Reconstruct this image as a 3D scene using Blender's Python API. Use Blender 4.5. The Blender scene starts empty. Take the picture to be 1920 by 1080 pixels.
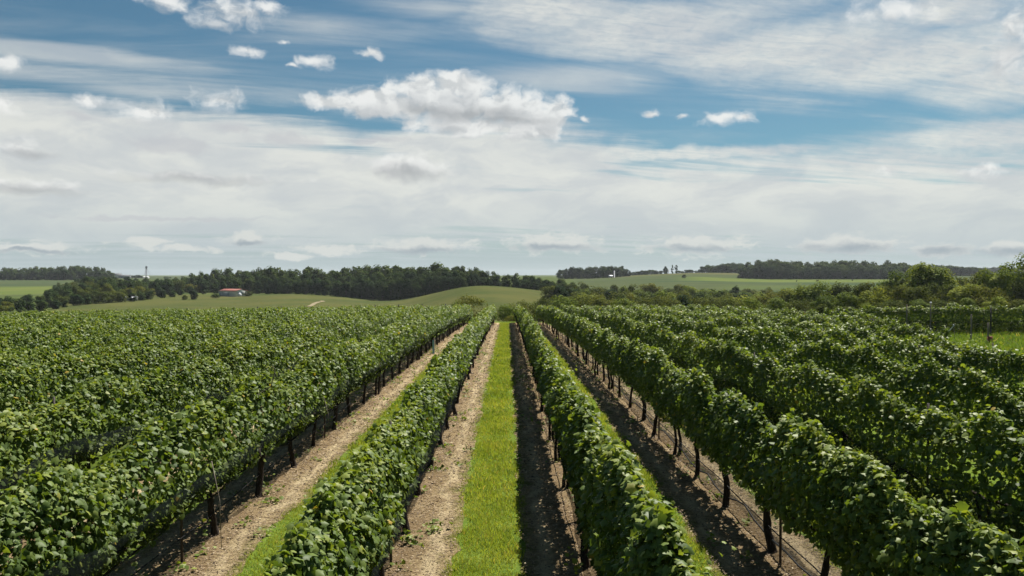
import bpy, math, random
import numpy as np

# ------------------------------------------------------------------ camera, sky, sun, exposure
S = bpy.context.scene
C = S.collection
F = 1423.0          # focal length in photo pixels (1920 wide)
EYE = 3.90          # camera height over the ground it stands above
VPX, HOR = 951.0, 515.0
EXPOSURE = 1.08
SKY_STRENGTH = 0.05
SUN_ELEV, SUN_AZ = math.radians(54), math.radians(32.5)     # azimuth clockwise from +Y (to the right)

cam = bpy.data.cameras.new('camera')
cam_ob = bpy.data.objects.new('camera', cam)
C.objects.link(cam_ob)
cam.sensor_width = 36.0
cam.lens = F / 1920 * 36.0
cam.clip_end = 20000
cam.clip_start = 0.05
cam_ob.location = (0, 0, EYE)
cam_ob.rotation_euler = (math.radians(90) - (540 - HOR) / F, 0, -(960 - VPX) / F)
S.camera = cam_ob

S.render.engine = 'CYCLES'
S.cycles.max_bounces = 6
S.cycles.diffuse_bounces = 3
S.cycles.glossy_bounces = 2
S.cycles.transmission_bounces = 4
S.cycles.transparent_max_bounces = 8
S.cycles.volume_bounces = 0
S.cycles.use_denoising = True
S.cycles.sample_clamp_indirect = 4.0
S.view_settings.view_transform = 'Standard'
S.view_settings.look = 'None'
S.view_settings.exposure = EXPOSURE
S.view_settings.gamma = 1.0


class Nodes:
    """small helper for writing node graphs"""
    def __init__(self, tree):
        self.t = tree
    def new(self, kind, **kw):
        n = self.t.nodes.new(kind)
        for k, v in kw.items():
            setattr(n, k, v)
        return n
    def put(self, sock, v):
        if isinstance(v, bpy.types.NodeSocket):
            self.t.links.new(v, sock)
        elif v is not None:
            sock.default_value = v
    def m(self, op, a, b=None, c=None, clamp=False):
        n = self.new('ShaderNodeMath', operation=op, use_clamp=clamp)
        for i, v in enumerate((a, b, c)):
            if v is not None:
                self.put(n.inputs[i], v)
        return n.outputs[0]
    def v(self, op, a, b=None, c=None):
        n = self.new('ShaderNodeVectorMath', operation=op)
        for i, x in enumerate((a, b, c)):
            if x is not None:
                self.put(n.inputs[i], x)
        return n.outputs['Value'] if op in ('LENGTH', 'DOT_PRODUCT', 'DISTANCE') else n.outputs[0]
    def ss(self, x, lo, hi, a=0.0, b=1.0):
        n = self.new('ShaderNodeMapRange', interpolation_type='SMOOTHSTEP')
        self.put(n.inputs[0], x); self.put(n.inputs[1], lo); self.put(n.inputs[2], hi)
        self.put(n.inputs[3], a); self.put(n.inputs[4], b)
        return n.outputs[0]
    def noise(self, vec, scale, detail=4, rough=0.55, dist=0.0, out=0):
        n = self.new('ShaderNodeTexNoise')
        if vec is not None:
            self.put(n.inputs['Vector'], vec)
        n.inputs['Scale'].default_value = scale
        n.inputs['Detail'].default_value = detail
        n.inputs['Roughness'].default_value = rough
        n.inputs['Distortion'].default_value = dist
        return n.outputs[out]
    def mix(self, f, a, b, blend='MIX'):
        n = self.new('ShaderNodeMix', data_type='RGBA', blend_type=blend)
        self.put(n.inputs[0], f)
        self.put(n.inputs[6], a if isinstance(a, bpy.types.NodeSocket) else (*a, 1.0))
        self.put(n.inputs[7], b if isinstance(b, bpy.types.NodeSocket) else (*b, 1.0))
        return n.outputs[2]
    def ramp(self, f, stops, interp='LINEAR'):
        n = self.new('ShaderNodeValToRGB')
        n.color_ramp.interpolation = interp
        e = n.color_ramp.elements
        while len(e) < len(stops):
            e.new(0.5)
        for el, (p, col) in zip(e, stops):
            el.position = p
            el.color = (*col, 1.0)
        self.put(n.inputs[0], f)
        return n.outputs[0]
    def attr(self, name):
        return self.new('ShaderNodeAttribute', attribute_name=name)


# ---- world: daylight sky with a cirrus veil and cumulus clouds, placed by compass bearing and elevation
W = bpy.data.worlds.new('World')
S.world = W
W.use_nodes = True
W.node_tree.nodes.clear()
N = Nodes(W.node_tree)
K = 1.0 / (SKY_STRENGTH * 2 ** EXPOSURE)


def bearing(px, py):
    u, v = (px - VPX) / F, (HOR - py) / F
    return math.atan(u), math.atan(v / math.sqrt(1 + u * u))


def srgb(r, g, b):
    f = lambda c: (c / 255 / 12.92) if c <= 10 else ((c / 255 + 0.055) / 1.055) ** 2.4
    return (f(r), f(g), f(b))


def glow(r, g, b):
    return tuple(c * K for c in srgb(r, g, b))


sky = N.new('ShaderNodeTexSky', sky_type='NISHITA', sun_disc=False, sun_elevation=SUN_ELEV, sun_rotation=SUN_AZ,
            air_density=1.0, dust_density=0.6, ozone_density=1.6, altitude=100)
tc = N.new('ShaderNodeTexCoord')
D = tc.outputs['Generated']
sep = N.new('ShaderNodeSeparateXYZ'); N.put(sep.inputs[0], D)
az = N.m('ARCTAN2', sep.outputs[0], sep.outputs[1])
el = N.m('ARCSINE', sep.outputs[2])
cmb = N.new('ShaderNodeCombineXYZ'); N.put(cmb.inputs[0], az); N.put(cmb.inputs[1], el)
P0 = cmb.outputs[0]
wob = N.v('SUBTRACT', N.noise(P0, 22.0, 4, 0.6, 0.0, 1), (0.5, 0.5, 0.5))
P = N.v('MULTIPLY_ADD', wob, (0.046, 0.020, 0.0), P0)
def cloud_noise(p):
    a = N.m('SUBTRACT', N.noise(N.v('MULTIPLY', p, (1, 1.5, 1)), 10.0, 3, 0.5, 0.2), 0.5)
    b = N.m('SUBTRACT', N.noise(N.v('MULTIPLY', p, (1, 1.3, 1)), 34.0, 6, 0.54, 0.25), 0.5)
    return N.m('MULTIPLY_ADD', a, 0.60, N.m('MULTIPLY', b, 0.85))


warp1 = cloud_noise(P)
Pup = N.v('ADD', P, (0.007, 0.011, 0.0))
warp2 = cloud_noise(Pup)
relief = N.m('SUBTRACT', warp1, warp2)


def blobs(lst, vec=P):
    """smallest normalised distance to any of the given ellipses (px, py, rx, ry in photo pixels)"""
    best = None
    for (px, py, rx, ry) in lst:
        a, e = bearing(px, py)
        ra, re = rx / F, ry / F
        d = N.v('LENGTH', N.v('MULTIPLY_ADD', vec, (1 / ra, 1 / re, 0), (-a / ra, -e / re, 0)))
        best = d if best is None else N.m('MINIMUM', best, d)
    return best


CUMULUS = [(840, 198, 130, 56), (725, 198, 130, 30), (960, 205, 115, 46), (1035, 215, 55, 48), (630, 196, 85, 18),
           (780, 172, 55, 34), (860, 165, 75, 30), (1000, 245, 85, 26), (890, 240, 120, 20),
           (315, 6, 58, 20), (450, 30, 75, 28), (405, 48, 42, 20), (510, 20, 36, 20), (463, 98, 40, 12), (592, 119, 46, 17),
           (545, 126, 16, 6), (698, 105, 26, 10), (535, 83, 20, 6),
           (5, 120, 45, 16), (10, 195, 42, 22), (50, 275, 48, 18), (165, 188, 30, 12), (275, 212, 58, 19), (415, 188, 50, 24),
           (50, 350, 85, 15), (370, 332, 150, 11), (760, 318, 100, 34),
           (1350, 222, 52, 18), (1390, 222, 34, 14), (1219, 213, 16, 9), (1275, 222, 16, 8), (1097, 222, 13, 6),
           (1690, 18, 90, 30), (1895, 55, 50, 50), (1870, 110, 55, 40), (1665, 320, 42, 14), (1845, 318, 42, 11)]
LOW = [(70, 465, 85, 11), (270, 455, 44, 10), (340, 466, 60, 8), (465, 449, 48, 12), (620, 468, 80, 11), (545, 479, 60, 8),
       (790, 460, 115, 16), (1040, 457, 105, 20), (1310, 460, 115, 22), (1590, 458, 95, 17), (1770, 470, 65, 13), (1900, 468, 50, 14)]
GREY = [(880, 214, 150, 17), (800, 207, 80, 13), (950, 225, 110, 10), (760, 325, 85, 20), (370, 336, 140, 13), (50, 356, 90, 12),
        (60, 288, 40, 10)]
SOFT = [(330, 272, 120, 18), (540, 262, 80, 18), (700, 262, 80, 8), (430, 240, 60, 10), (300, 410, 260, 5), (150, 220, 60, 8)]
GREYLOW = [(790, 468, 95, 8), (1040, 464, 95, 9), (1310, 467, 95, 10), (1590, 465, 85, 12), (1770, 472, 60, 11), (1900, 474, 60, 9),
           (465, 456, 36, 6), (70, 471, 70, 5)]
# broad thin cloud: where the veil lies, and how thick
VEIL = [(150, 320, 560, 105), (700, 350, 520, 80), (1250, 385, 800, 82), (1750, 400, 500, 85), (300, 400, 900, 70),
        (1000, 300, 220, 45), (900, 285, 240, 50), (200, 250, 420, 62)]
CIRRUS = [(1020, 25, 240, 50), (1250, 50, 300, 62), (1500, 85, 300, 62), (1720, 115, 300, 66), (1900, 150, 200, 60), (1800, 262, 300, 42),
          (1300, 290, 400, 14), (1780, 20, 100, 40)]
FAINT = [(250, 168, 380, 30), (80, 100, 280, 20), (620, 50, 300, 36), (1080, 150, 260, 34), (800, 20, 260, 30)]

big = N.m('SUBTRACT', 1.0, blobs(CUMULUS[9:]))
huge = N.m('SUBTRACT', 1.0, blobs(CUMULUS[:9]))
low = N.m('SUBTRACT', 1.0, blobs(LOW))
lwarp = N.m('SUBTRACT', N.noise(N.v('MULTIPLY', P, (1, 2.2, 1)), 38.0, 5, 0.6), 0.5)
cum = N.ss(N.m('MULTIPLY_ADD', warp1, 2.6, big), -0.05, 1.0)
cum = N.m('MAXIMUM', cum, N.ss(N.m('MULTIPLY_ADD', warp1, 1.7, huge), -0.02, 0.55))
lowm = N.ss(N.m('MULTIPLY_ADD', lwarp, 2.6, low), -0.08, 0.55, 0.0, 0.88)
cumm = N.m('MAXIMUM', cum, lowm)
under = N.ss(N.m('MULTIPLY_ADD', warp2, 1.2, N.m('SUBTRACT', 1.0, blobs(CUMULUS, N.v('ADD', P, (0.004, 0.016, 0.0))))), 0.15, 0.95)
grey = N.ss(N.m('MULTIPLY_ADD', warp1, 1.3, N.m('SUBTRACT', 1.0, blobs(GREY))), -0.2, 1.0)
greyl = N.ss(N.m('MULTIPLY_ADD', lwarp, 1.6, N.m('SUBTRACT', 1.0, blobs(GREYLOW))), -0.15, 0.95)
# planar projection of the high layer, so the streaks run to the horizon in perspective
zc = N.m('ADD', N.m('MAXIMUM', sep.outputs[2], 0.0), 0.07)
pl = N.new('ShaderNodeCombineXYZ')
N.put(pl.inputs[0], N.m('DIVIDE', sep.outputs[0], zc)); N.put(pl.inputs[1], N.m('DIVIDE', sep.outputs[1], zc))
rot = N.new('ShaderNodeVectorRotate', rotation_type='Z_AXIS'); N.put(rot.inputs['Vector'], pl.outputs[0]); rot.inputs['Angle'].default_value = math.radians(-14)
streak = N.noise(N.v('MULTIPLY', rot.outputs[0], (0.55, 2.1, 1)), 1.1, 7, 0.62, 0.5)
ripple = N.noise(N.v('MULTIPLY', P0, (1.0, 2.2, 1)), 60.0, 3, 0.6, 0.5)
fine = N.noise(N.v('MULTIPLY', rot.outputs[0], (4.0, 15.0, 1)), 2.0, 3, 0.6, 0.8)
sw = N.m('SUBTRACT', streak, 0.5)
veil = N.ss(N.m('MULTIPLY_ADD', sw, 2.0, N.m('SUBTRACT', 1.0, blobs(VEIL))), -0.30, 0.42)
cir = N.ss(N.m('MULTIPLY_ADD', sw, 2.2, N.m('SUBTRACT', 1.0, blobs(CIRRUS))), -0.30, 0.75, 0.0, 0.95)
cir = N.m('MULTIPLY', N.m('MULTIPLY', cir, N.ss(fine, 0.15, 0.6, 0.72, 1.0)), N.ss(ripple, 0.3, 0.6, 0.85, 1.0))
thin = N.ss(streak, 0.42, 0.72, 0.0, 0.22)
hazy = N.ss(el, math.radians(6.5), math.radians(0.5), 0.0, 0.85)
fnt = N.ss(N.m('MULTIPLY_ADD', sw, 3.0, N.m('SUBTRACT', 1.0, blobs(FAINT, P0))), -0.2, 1.0, 0.0, 0.62)
veilm = N.m('MAXIMUM', N.m('MAXIMUM', N.m('MAXIMUM', veil, cir), thin), fnt)

blue = N.mix(1.0, sky.outputs[0], (0.41, 0.60, 0.60), 'MULTIPLY')
patch = N.noise(N.v('MULTIPLY', P, (1, 3.0, 1)), 7.0, 6, 0.6, 0.4)
vcol = N.mix(N.ss(patch, 0.36, 0.64), glow(206, 210, 211), glow(228, 229, 223))
c = N.mix(N.m('MULTIPLY', veilm, 0.93), blue, vcol)
c = N.mix(hazy, c, glow(182, 195, 200))
wht = N.mix(N.ss(relief, -0.16, 0.06), glow(210, 213, 213), glow(240, 241, 239))
wht = N.mix(N.m('MULTIPLY', under, 0.6), wht, glow(178, 183, 187))
c = N.mix(N.m('MULTIPLY', cum, 0.93), c, wht)
c = N.mix(lowm, c, glow(216, 219, 215))
c = N.mix(N.m('MULTIPLY', grey, 0.52), c, glow(150, 155, 158))
c = N.mix(N.ss(N.m('MULTIPLY_ADD', warp1, 2.2, N.m('SUBTRACT', 1.0, blobs(SOFT))), 0.0, 0.8, 0.0, 0.55), c, glow(192, 195, 200))
c = N.mix(N.m('MULTIPLY', greyl, 0.75), c, glow(142, 158, 169))
bg = N.new('ShaderNodeBackground'); N.put(bg.inputs[0], c); bg.inputs[1].default_value = SKY_STRENGTH
wo = N.new('ShaderNodeOutputWorld'); N.put(wo.inputs[0], bg.outputs[0])
W.cycles.sampling_method = 'MANUAL'
W.cycles.sample_map_resolution = 512

sun = bpy.data.lights.new('sun', 'SUN')
sun.energy = 5.0
sun.angle = math.radians(0.5)
sun.color = (1.0, 0.95, 0.86)
sun_ob = bpy.data.objects.new('sun', sun)
C.objects.link(sun_ob)
sun_ob.rotation_euler = (math.pi / 2 - SUN_ELEV, 0, math.pi - SUN_AZ)
sun_ob.location = (60, 60, 120)

# ------------------------------------------------------------------ helpers
rng = np.random.default_rng(7)
random.seed(7)


def tag(o, label=None, cat=None, group=None, kind=None):
    for k, v in (('label', label), ('category', cat), ('group', group), ('kind', kind)):
        if v:
            o[k] = v
    return o


def empty(name, loc, rz=0.0):
    o = bpy.data.objects.new(name, None)
    C.objects.link(o)
    o.location = loc
    o.rotation_euler = (0, 0, rz)
    o.empty_display_size = 0.3
    return o


def link(name, mesh, parent=None, loc=None):
    o = bpy.data.objects.new(name, mesh)
    C.objects.link(o)
    if parent:
        o.parent = parent
    if loc is not None:
        o.location = loc
    return o


def copy_thing(o, parent=None):
    c = o.copy()
    C.objects.link(c)
    if parent:
        c.parent = parent
    for ch in list(o.children):
        copy_thing(ch, c)
    return c


def mesh_np(name, verts, faces, mat=None, tint=None, smooth=False, mats=None, mat_idx=None, attrs=None):
    """faces: int array (n,3|4), or a list of such arrays"""
    me = bpy.data.meshes.new(name)
    verts = np.asarray(verts, np.float32)
    fl = faces if isinstance(faces, list) else [faces]
    fl = [np.asarray(f, np.int32) for f in fl if len(f)]
    loops = np.concatenate([f.ravel() for f in fl])
    sizes = np.concatenate([np.full(len(f), f.shape[1], np.int32) for f in fl])
    me.vertices.add(len(verts))
    me.vertices.foreach_set('co', verts.ravel())
    me.loops.add(len(loops))
    me.loops.foreach_set('vertex_index', loops)
    me.polygons.add(len(sizes))
    starts = np.concatenate([[0], np.cumsum(sizes)[:-1]]).astype(np.int32)
    me.polygons.foreach_set('loop_start', starts)
    me.polygons.foreach_set('loop_total', sizes)
    if smooth:
        me.polygons.foreach_set('use_smooth', np.ones(len(sizes), bool))
    if mats:
        for m in mats:
            me.materials.append(m)
        if mat_idx is not None:
            me.polygons.foreach_set('material_index', np.asarray(mat_idx, np.int32))
    elif mat:
        me.materials.append(mat)
    if tint is not None:
        a = me.attributes.new('tint', 'FLOAT', 'POINT')
        a.data.foreach_set('value', np.asarray(tint, np.float32))
    for k, v in (attrs or {}).items():
        a = me.attributes.new(k, 'FLOAT', 'POINT')
        a.data.foreach_set('value', np.asarray(v, np.float32))
    me.update()
    me.validate()
    return me


class MB:
    """collects boxes, tubes and prisms into ONE mesh"""
    def __init__(self):
        self.v, self.f3, self.f4, self.n = [], [], [], 0
    def add(self, v, f):
        v = np.asarray(v, float)
        for q in f:
            (self.f3 if len(q) == 3 else self.f4).append([i + self.n for i in q])
        self.v.append(v)
        self.n += len(v)
    def box(self, c, s, rz=0.0):
        x, y, z = (np.array(s) / 2)
        p = np.array([(a * x, b * y, d * z) for d in (-1, 1) for b in (-1, 1) for a in (-1, 1)])
        cs, sn = math.cos(rz), math.sin(rz)
        p = np.stack([p[:, 0] * cs - p[:, 1] * sn, p[:, 0] * sn + p[:, 1] * cs, p[:, 2]], 1) + np.array(c)
        self.add(p, [(0, 2, 3, 1), (4, 5, 7, 6), (0, 1, 5, 4), (2, 6, 7, 3), (0, 4, 6, 2), (1, 3, 7, 5)])
    def prism(self, poly, axis_a, axis_b):
        """polygon points at axis_a and at axis_b (two lists of 3D points)"""
        n = len(poly)
        self.add(list(axis_a) + list(axis_b), [tuple(reversed(range(n))), tuple(range(n, 2 * n))] if n <= 4 else [])
    def tube(self, pts, radii, sides=6, cap=True):
        pts = np.asarray(pts, float)
        r = np.broadcast_to(np.asarray(radii, float), (len(pts),))
        v, f = [], []
        for i, p in enumerate(pts):
            t = pts[min(i + 1, len(pts) - 1)] - pts[max(i - 1, 0)]
            t = t / (np.linalg.norm(t) + 1e-9)
            a = np.cross(t, (0, 1, 0) if abs(t[1]) < 0.8 else (1, 0, 0)); a /= np.linalg.norm(a)
            b = np.cross(t, a)
            for k in range(sides):
                w = 2 * math.pi * k / sides
                v.append(p + r[i] * (math.cos(w) * a + math.sin(w) * b))
        for i in range(len(pts) - 1):
            for k in range(sides):
                q = (k + 1) % sides
                f.append((i * sides + k, i * sides + q, (i + 1) * sides + q, (i + 1) * sides + k))
        if cap:
            for i in (0, len(pts) - 1):
                v.append(pts[i]); ci = len(v) - 1
                for k in range(sides):
                    q = (k + 1) % sides
                    f.append((ci, i * sides + k, i * sides + q))
        self.add(v, f)
    def mesh(self, name, mat, smooth=False):
        fl = [np.array(f, np.int32) for f in (self.f3, self.f4) if f]
        return mesh_np(name, np.concatenate(self.v), fl, mat, smooth=smooth)
    def build(self, name, mat, parent=None, loc=None, smooth=False):
        return link(name, self.mesh(name, mat, smooth), parent, loc)


def vnoise1(n_cells, x, seed, scale):
    """smooth 1-D value noise in -1..1"""
    r = np.random.default_rng(seed).uniform(-1, 1, n_cells + 2)
    t = np.mod(x / scale, n_cells)
    i = t.astype(int); f = t - i; f = f * f * (3 - 2 * f)
    return r[i] * (1 - f) + r[i + 1] * f


def vnoise2(x, y, seed):
    g = np.random.default_rng(seed).uniform(-1, 1, (97, 97))
    xi, yi = np.floor(x).astype(int), np.floor(y).astype(int)
    fx, fy = x - xi, y - yi
    fx = fx * fx * (3 - 2 * fx); fy = fy * fy * (3 - 2 * fy)
    a = g[xi % 97, yi % 97]; b = g[(xi + 1) % 97, yi % 97]; c_ = g[xi % 97, (yi + 1) % 97]; d = g[(xi + 1) % 97, (yi + 1) % 97]
    return (a * (1 - fx) + b * fx) * (1 - fy) + (c_ * (1 - fx) + d * fx) * fy


# ------------------------------------------------------------------ materials
def mat(name):
    m = bpy.data.materials.new(name)
    m.use_nodes = True
    m.node_tree.nodes.clear()
    return m, Nodes(m.node_tree)


def out(n, sh, vol=None):
    o = n.new('ShaderNodeOutputMaterial')
    if sh is not None:
        n.put(o.inputs['Surface'], sh)
    if vol is not None:
        n.put(o.inputs['Volume'], vol)


def principled(n, col, rough=0.7, spec=0.4, normal=None, metal=0.0):
    p = n.new('ShaderNodeBsdfPrincipled')
    n.put(p.inputs['Base Color'], col if isinstance(col, bpy.types.NodeSocket) else (*col, 1.0))
    n.put(p.inputs['Roughness'], rough)
    n.put(p.inputs['Specular IOR Level'], spec)
    p.inputs['Metallic'].default_value = metal
    if normal is not None:
        n.put(p.inputs['Normal'], normal)
    return p.outputs[0]


def bump(n, h, strength=0.5, dist=0.02):
    b = n.new('ShaderNodeBump')
    n.put(b.inputs['Height'], h)
    b.inputs['Strength'].default_value = strength
    b.inputs['Distance'].default_value = dist
    return b.outputs[0]


def leaf_mat(name, stops, trans=0.3, tcol=(1.25, 1.15, 0.5), rough=0.42, spec=0.5, vary=False):
    m, n = mat(name)
    col = n.ramp(n.attr('tint').outputs['Fac'], stops)
    if vary:
        rnd = n.new('ShaderNodeObjectInfo').outputs['Random']
        col = n.mix(1.0, col, n.ramp(rnd, [(0.0, (0.68, 0.78, 0.85)), (0.35, (0.95, 1.0, 0.9)), (0.7, (1.12, 1.12, 0.95)), (1.0, (1.45, 1.30, 0.95))]), 'MULTIPLY')
    p = principled(n, col, rough, spec)
    t = n.new('ShaderNodeBsdfTranslucent')
    n.put(t.inputs[0], n.mix(1.0, col, tcol, 'MULTIPLY'))
    x = n.new('ShaderNodeMixShader')
    x.inputs[0].default_value = trans
    n.put(x.inputs[1], p); n.put(x.inputs[2], t.outputs[0])
    out(n, x.outputs[0])
    return m


def plain_mat(name, col, rough=0.7, spec=0.4, var=0.25, scale=6.0, bmp=0.3, metal=0.0, stretch=(1, 1, 1)):
    m, n = mat(name)
    v = n.v('MULTIPLY', n.new('ShaderNodeTexCoord').outputs['Object'], stretch)
    nz = n.noise(v, scale, 6, 0.62)
    lo = tuple(c * (1 - var) for c in col); hi = tuple(min(1, c * (1 + var)) for c in col)
    out(n, principled(n, n.mix(n.ss(nz, 0.3, 0.7), lo, hi), rough, spec, bump(n, nz, bmp, 0.02), metal))
    return m


M = {}
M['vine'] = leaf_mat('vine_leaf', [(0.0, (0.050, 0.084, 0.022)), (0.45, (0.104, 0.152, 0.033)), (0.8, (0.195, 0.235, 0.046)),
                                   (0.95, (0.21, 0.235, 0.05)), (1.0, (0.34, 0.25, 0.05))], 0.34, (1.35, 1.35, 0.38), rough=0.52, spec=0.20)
M['wood_leaf'] = leaf_mat('woodland_leaf', [(0.0, (0.019, 0.037, 0.014)), (0.5, (0.034, 0.058, 0.019)), (1.0, (0.064, 0.088, 0.026))], 0.15, rough=0.9, spec=0.03, vary=True)
M['scrub_leaf'] = leaf_mat('scrub_leaf', [(0.0, (0.052, 0.068, 0.018)), (0.5, (0.086, 0.102, 0.026)), (1.0, (0.140, 0.142, 0.036))], 0.25, rough=0.9, spec=0.03, vary=True)
M['bright_leaf'] = leaf_mat('light_green_leaf', [(0.0, (0.070, 0.102, 0.020)), (0.5, (0.122, 0.160, 0.030)), (1.0, (0.20, 0.225, 0.042))], 0.32, rough=0.8, spec=0.06, vary=True)
M['grass_blade'] = leaf_mat('grass_blade', [(0.0, (0.095, 0.160, 0.026)), (0.5, (0.235, 0.298, 0.046)), (0.9, (0.28, 0.33, 0.065)), (1.0, (0.40, 0.32, 0.12))], 0.45, rough=0.7, spec=0.15)
M['litter'] = leaf_mat('dry_litter', [(0.0, (0.075, 0.052, 0.036)), (0.4, (0.20, 0.145, 0.095)), (0.8, (0.32, 0.245, 0.155)), (1.0, (0.46, 0.38, 0.26))], 0.02, rough=0.8, spec=0.2)
M['bark'] = plain_mat('vine_bark', (0.034, 0.026, 0.021), 0.9, 0.1, 0.45, 14, 0.8, stretch=(2.5, 2.5, 0.5))
M['tree_bark'] = plain_mat('tree_bark', (0.085, 0.070, 0.055), 0.9, 0.15, 0.4, 5, 0.8, stretch=(2.5, 2.5, 0.5))
M['steel'] = plain_mat('rusty_steel', (0.055, 0.042, 0.036), 0.7, 0.4, 0.4, 20, 0.2)
M['post'] = plain_mat('weathered_post', (0.17, 0.145, 0.115), 0.9, 0.15, 0.4, 9, 0.6, stretch=(4, 4, 0.5))
M['darkpost'] = plain_mat('dark_post', (0.055, 0.050, 0.044), 0.9, 0.15, 0.4, 9, 0.6, stretch=(4, 4, 0.5))
M['hose'] = plain_mat('black_hose', (0.016, 0.016, 0.016), 0.8, 0.1, 0.2)
M['wire'] = plain_mat('galvanised_wire', (0.25, 0.25, 0.25), 0.45, 0.5, 0.2, metal=0.6)
M['white'] = plain_mat('white_paint', (0.42, 0.43, 0.43), 0.7, 0.4, 0.08, 1.5, 0.1)
M['whiteplastic'] = plain_mat('white_plastic', (0.46, 0.48, 0.50), 0.55, 0.5, 0.08, 8, 0.1)
M['barnwall'] = plain_mat('pale_barn_board', (0.60, 0.60, 0.58), 0.8, 0.2, 0.1, 1.5, 0.1)
M['greydoor'] = plain_mat('grey_door_board', (0.36, 0.36, 0.36), 0.8, 0.2, 0.1, 1.5, 0.1)
M['grey'] = plain_mat('grey_sheet', (0.24, 0.25, 0.26), 0.6, 0.4, 0.18, 1.2, 0.2)
M['redroof'] = plain_mat('red_sheet_roof', (0.20, 0.075, 0.060), 0.8, 0.15, 0.22, 0.8, 0.2)
M['greyroof'] = plain_mat('grey_roof', (0.085, 0.09, 0.095), 0.8, 0.3, 0.2, 1.0, 0.2)
M['dark'] = plain_mat('dark_steel', (0.055, 0.062, 0.070), 0.6, 0.4, 0.2, 2.0, 0.1)
M['rubber'] = plain_mat('rubber', (0.025, 0.025, 0.025), 0.8, 0.3, 0.2)
M['rustwood'] = plain_mat('red_brown_boards', (0.22, 0.085, 0.055), 0.8, 0.2, 0.3, 4, 0.3)
M['bluetube'] = plain_mat('blue_tube', (0.20, 0.42, 0.52), 0.5, 0.4, 0.1)

# bird net: a fine dark mesh, see-through where there is no thread
m_, n_ = mat('bird_net')
tcn = n_.new('ShaderNodeTexCoord').outputs['Object']
fold = n_.noise(n_.v('MULTIPLY', tcn, (3, 3.5, 1.2)), 3.0, 4, 0.6)
dfs = n_.new('ShaderNodeBsdfDiffuse'); n_.put(dfs.inputs[0], (0.013, 0.016, 0.017, 1))
trn = n_.new('ShaderNodeBsdfTransparent')
mx = n_.new('ShaderNodeMixShader')
n_.put(mx.inputs[0], n_.ss(fold, 0.3, 0.7, 0.25, 0.55)); n_.put(mx.inputs[1], trn.outputs[0]); n_.put(mx.inputs[2], dfs.outputs[0])
out(n_, mx.outputs[0]); M['net'] = m_

# ------------------------------------------------------------------ terrain
FALL = 2.2e-4
FLAT = [1.0]      # 0 for a hedge that runs across the slope


def drop(y):
    return FALL * np.maximum(y, 0.0) ** 2 * FLAT[0]


def plane_z(x, y):
    return -drop(np.asarray(y, float)) - 0.0155 * np.maximum(0.0, -8.0 - x)


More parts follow.
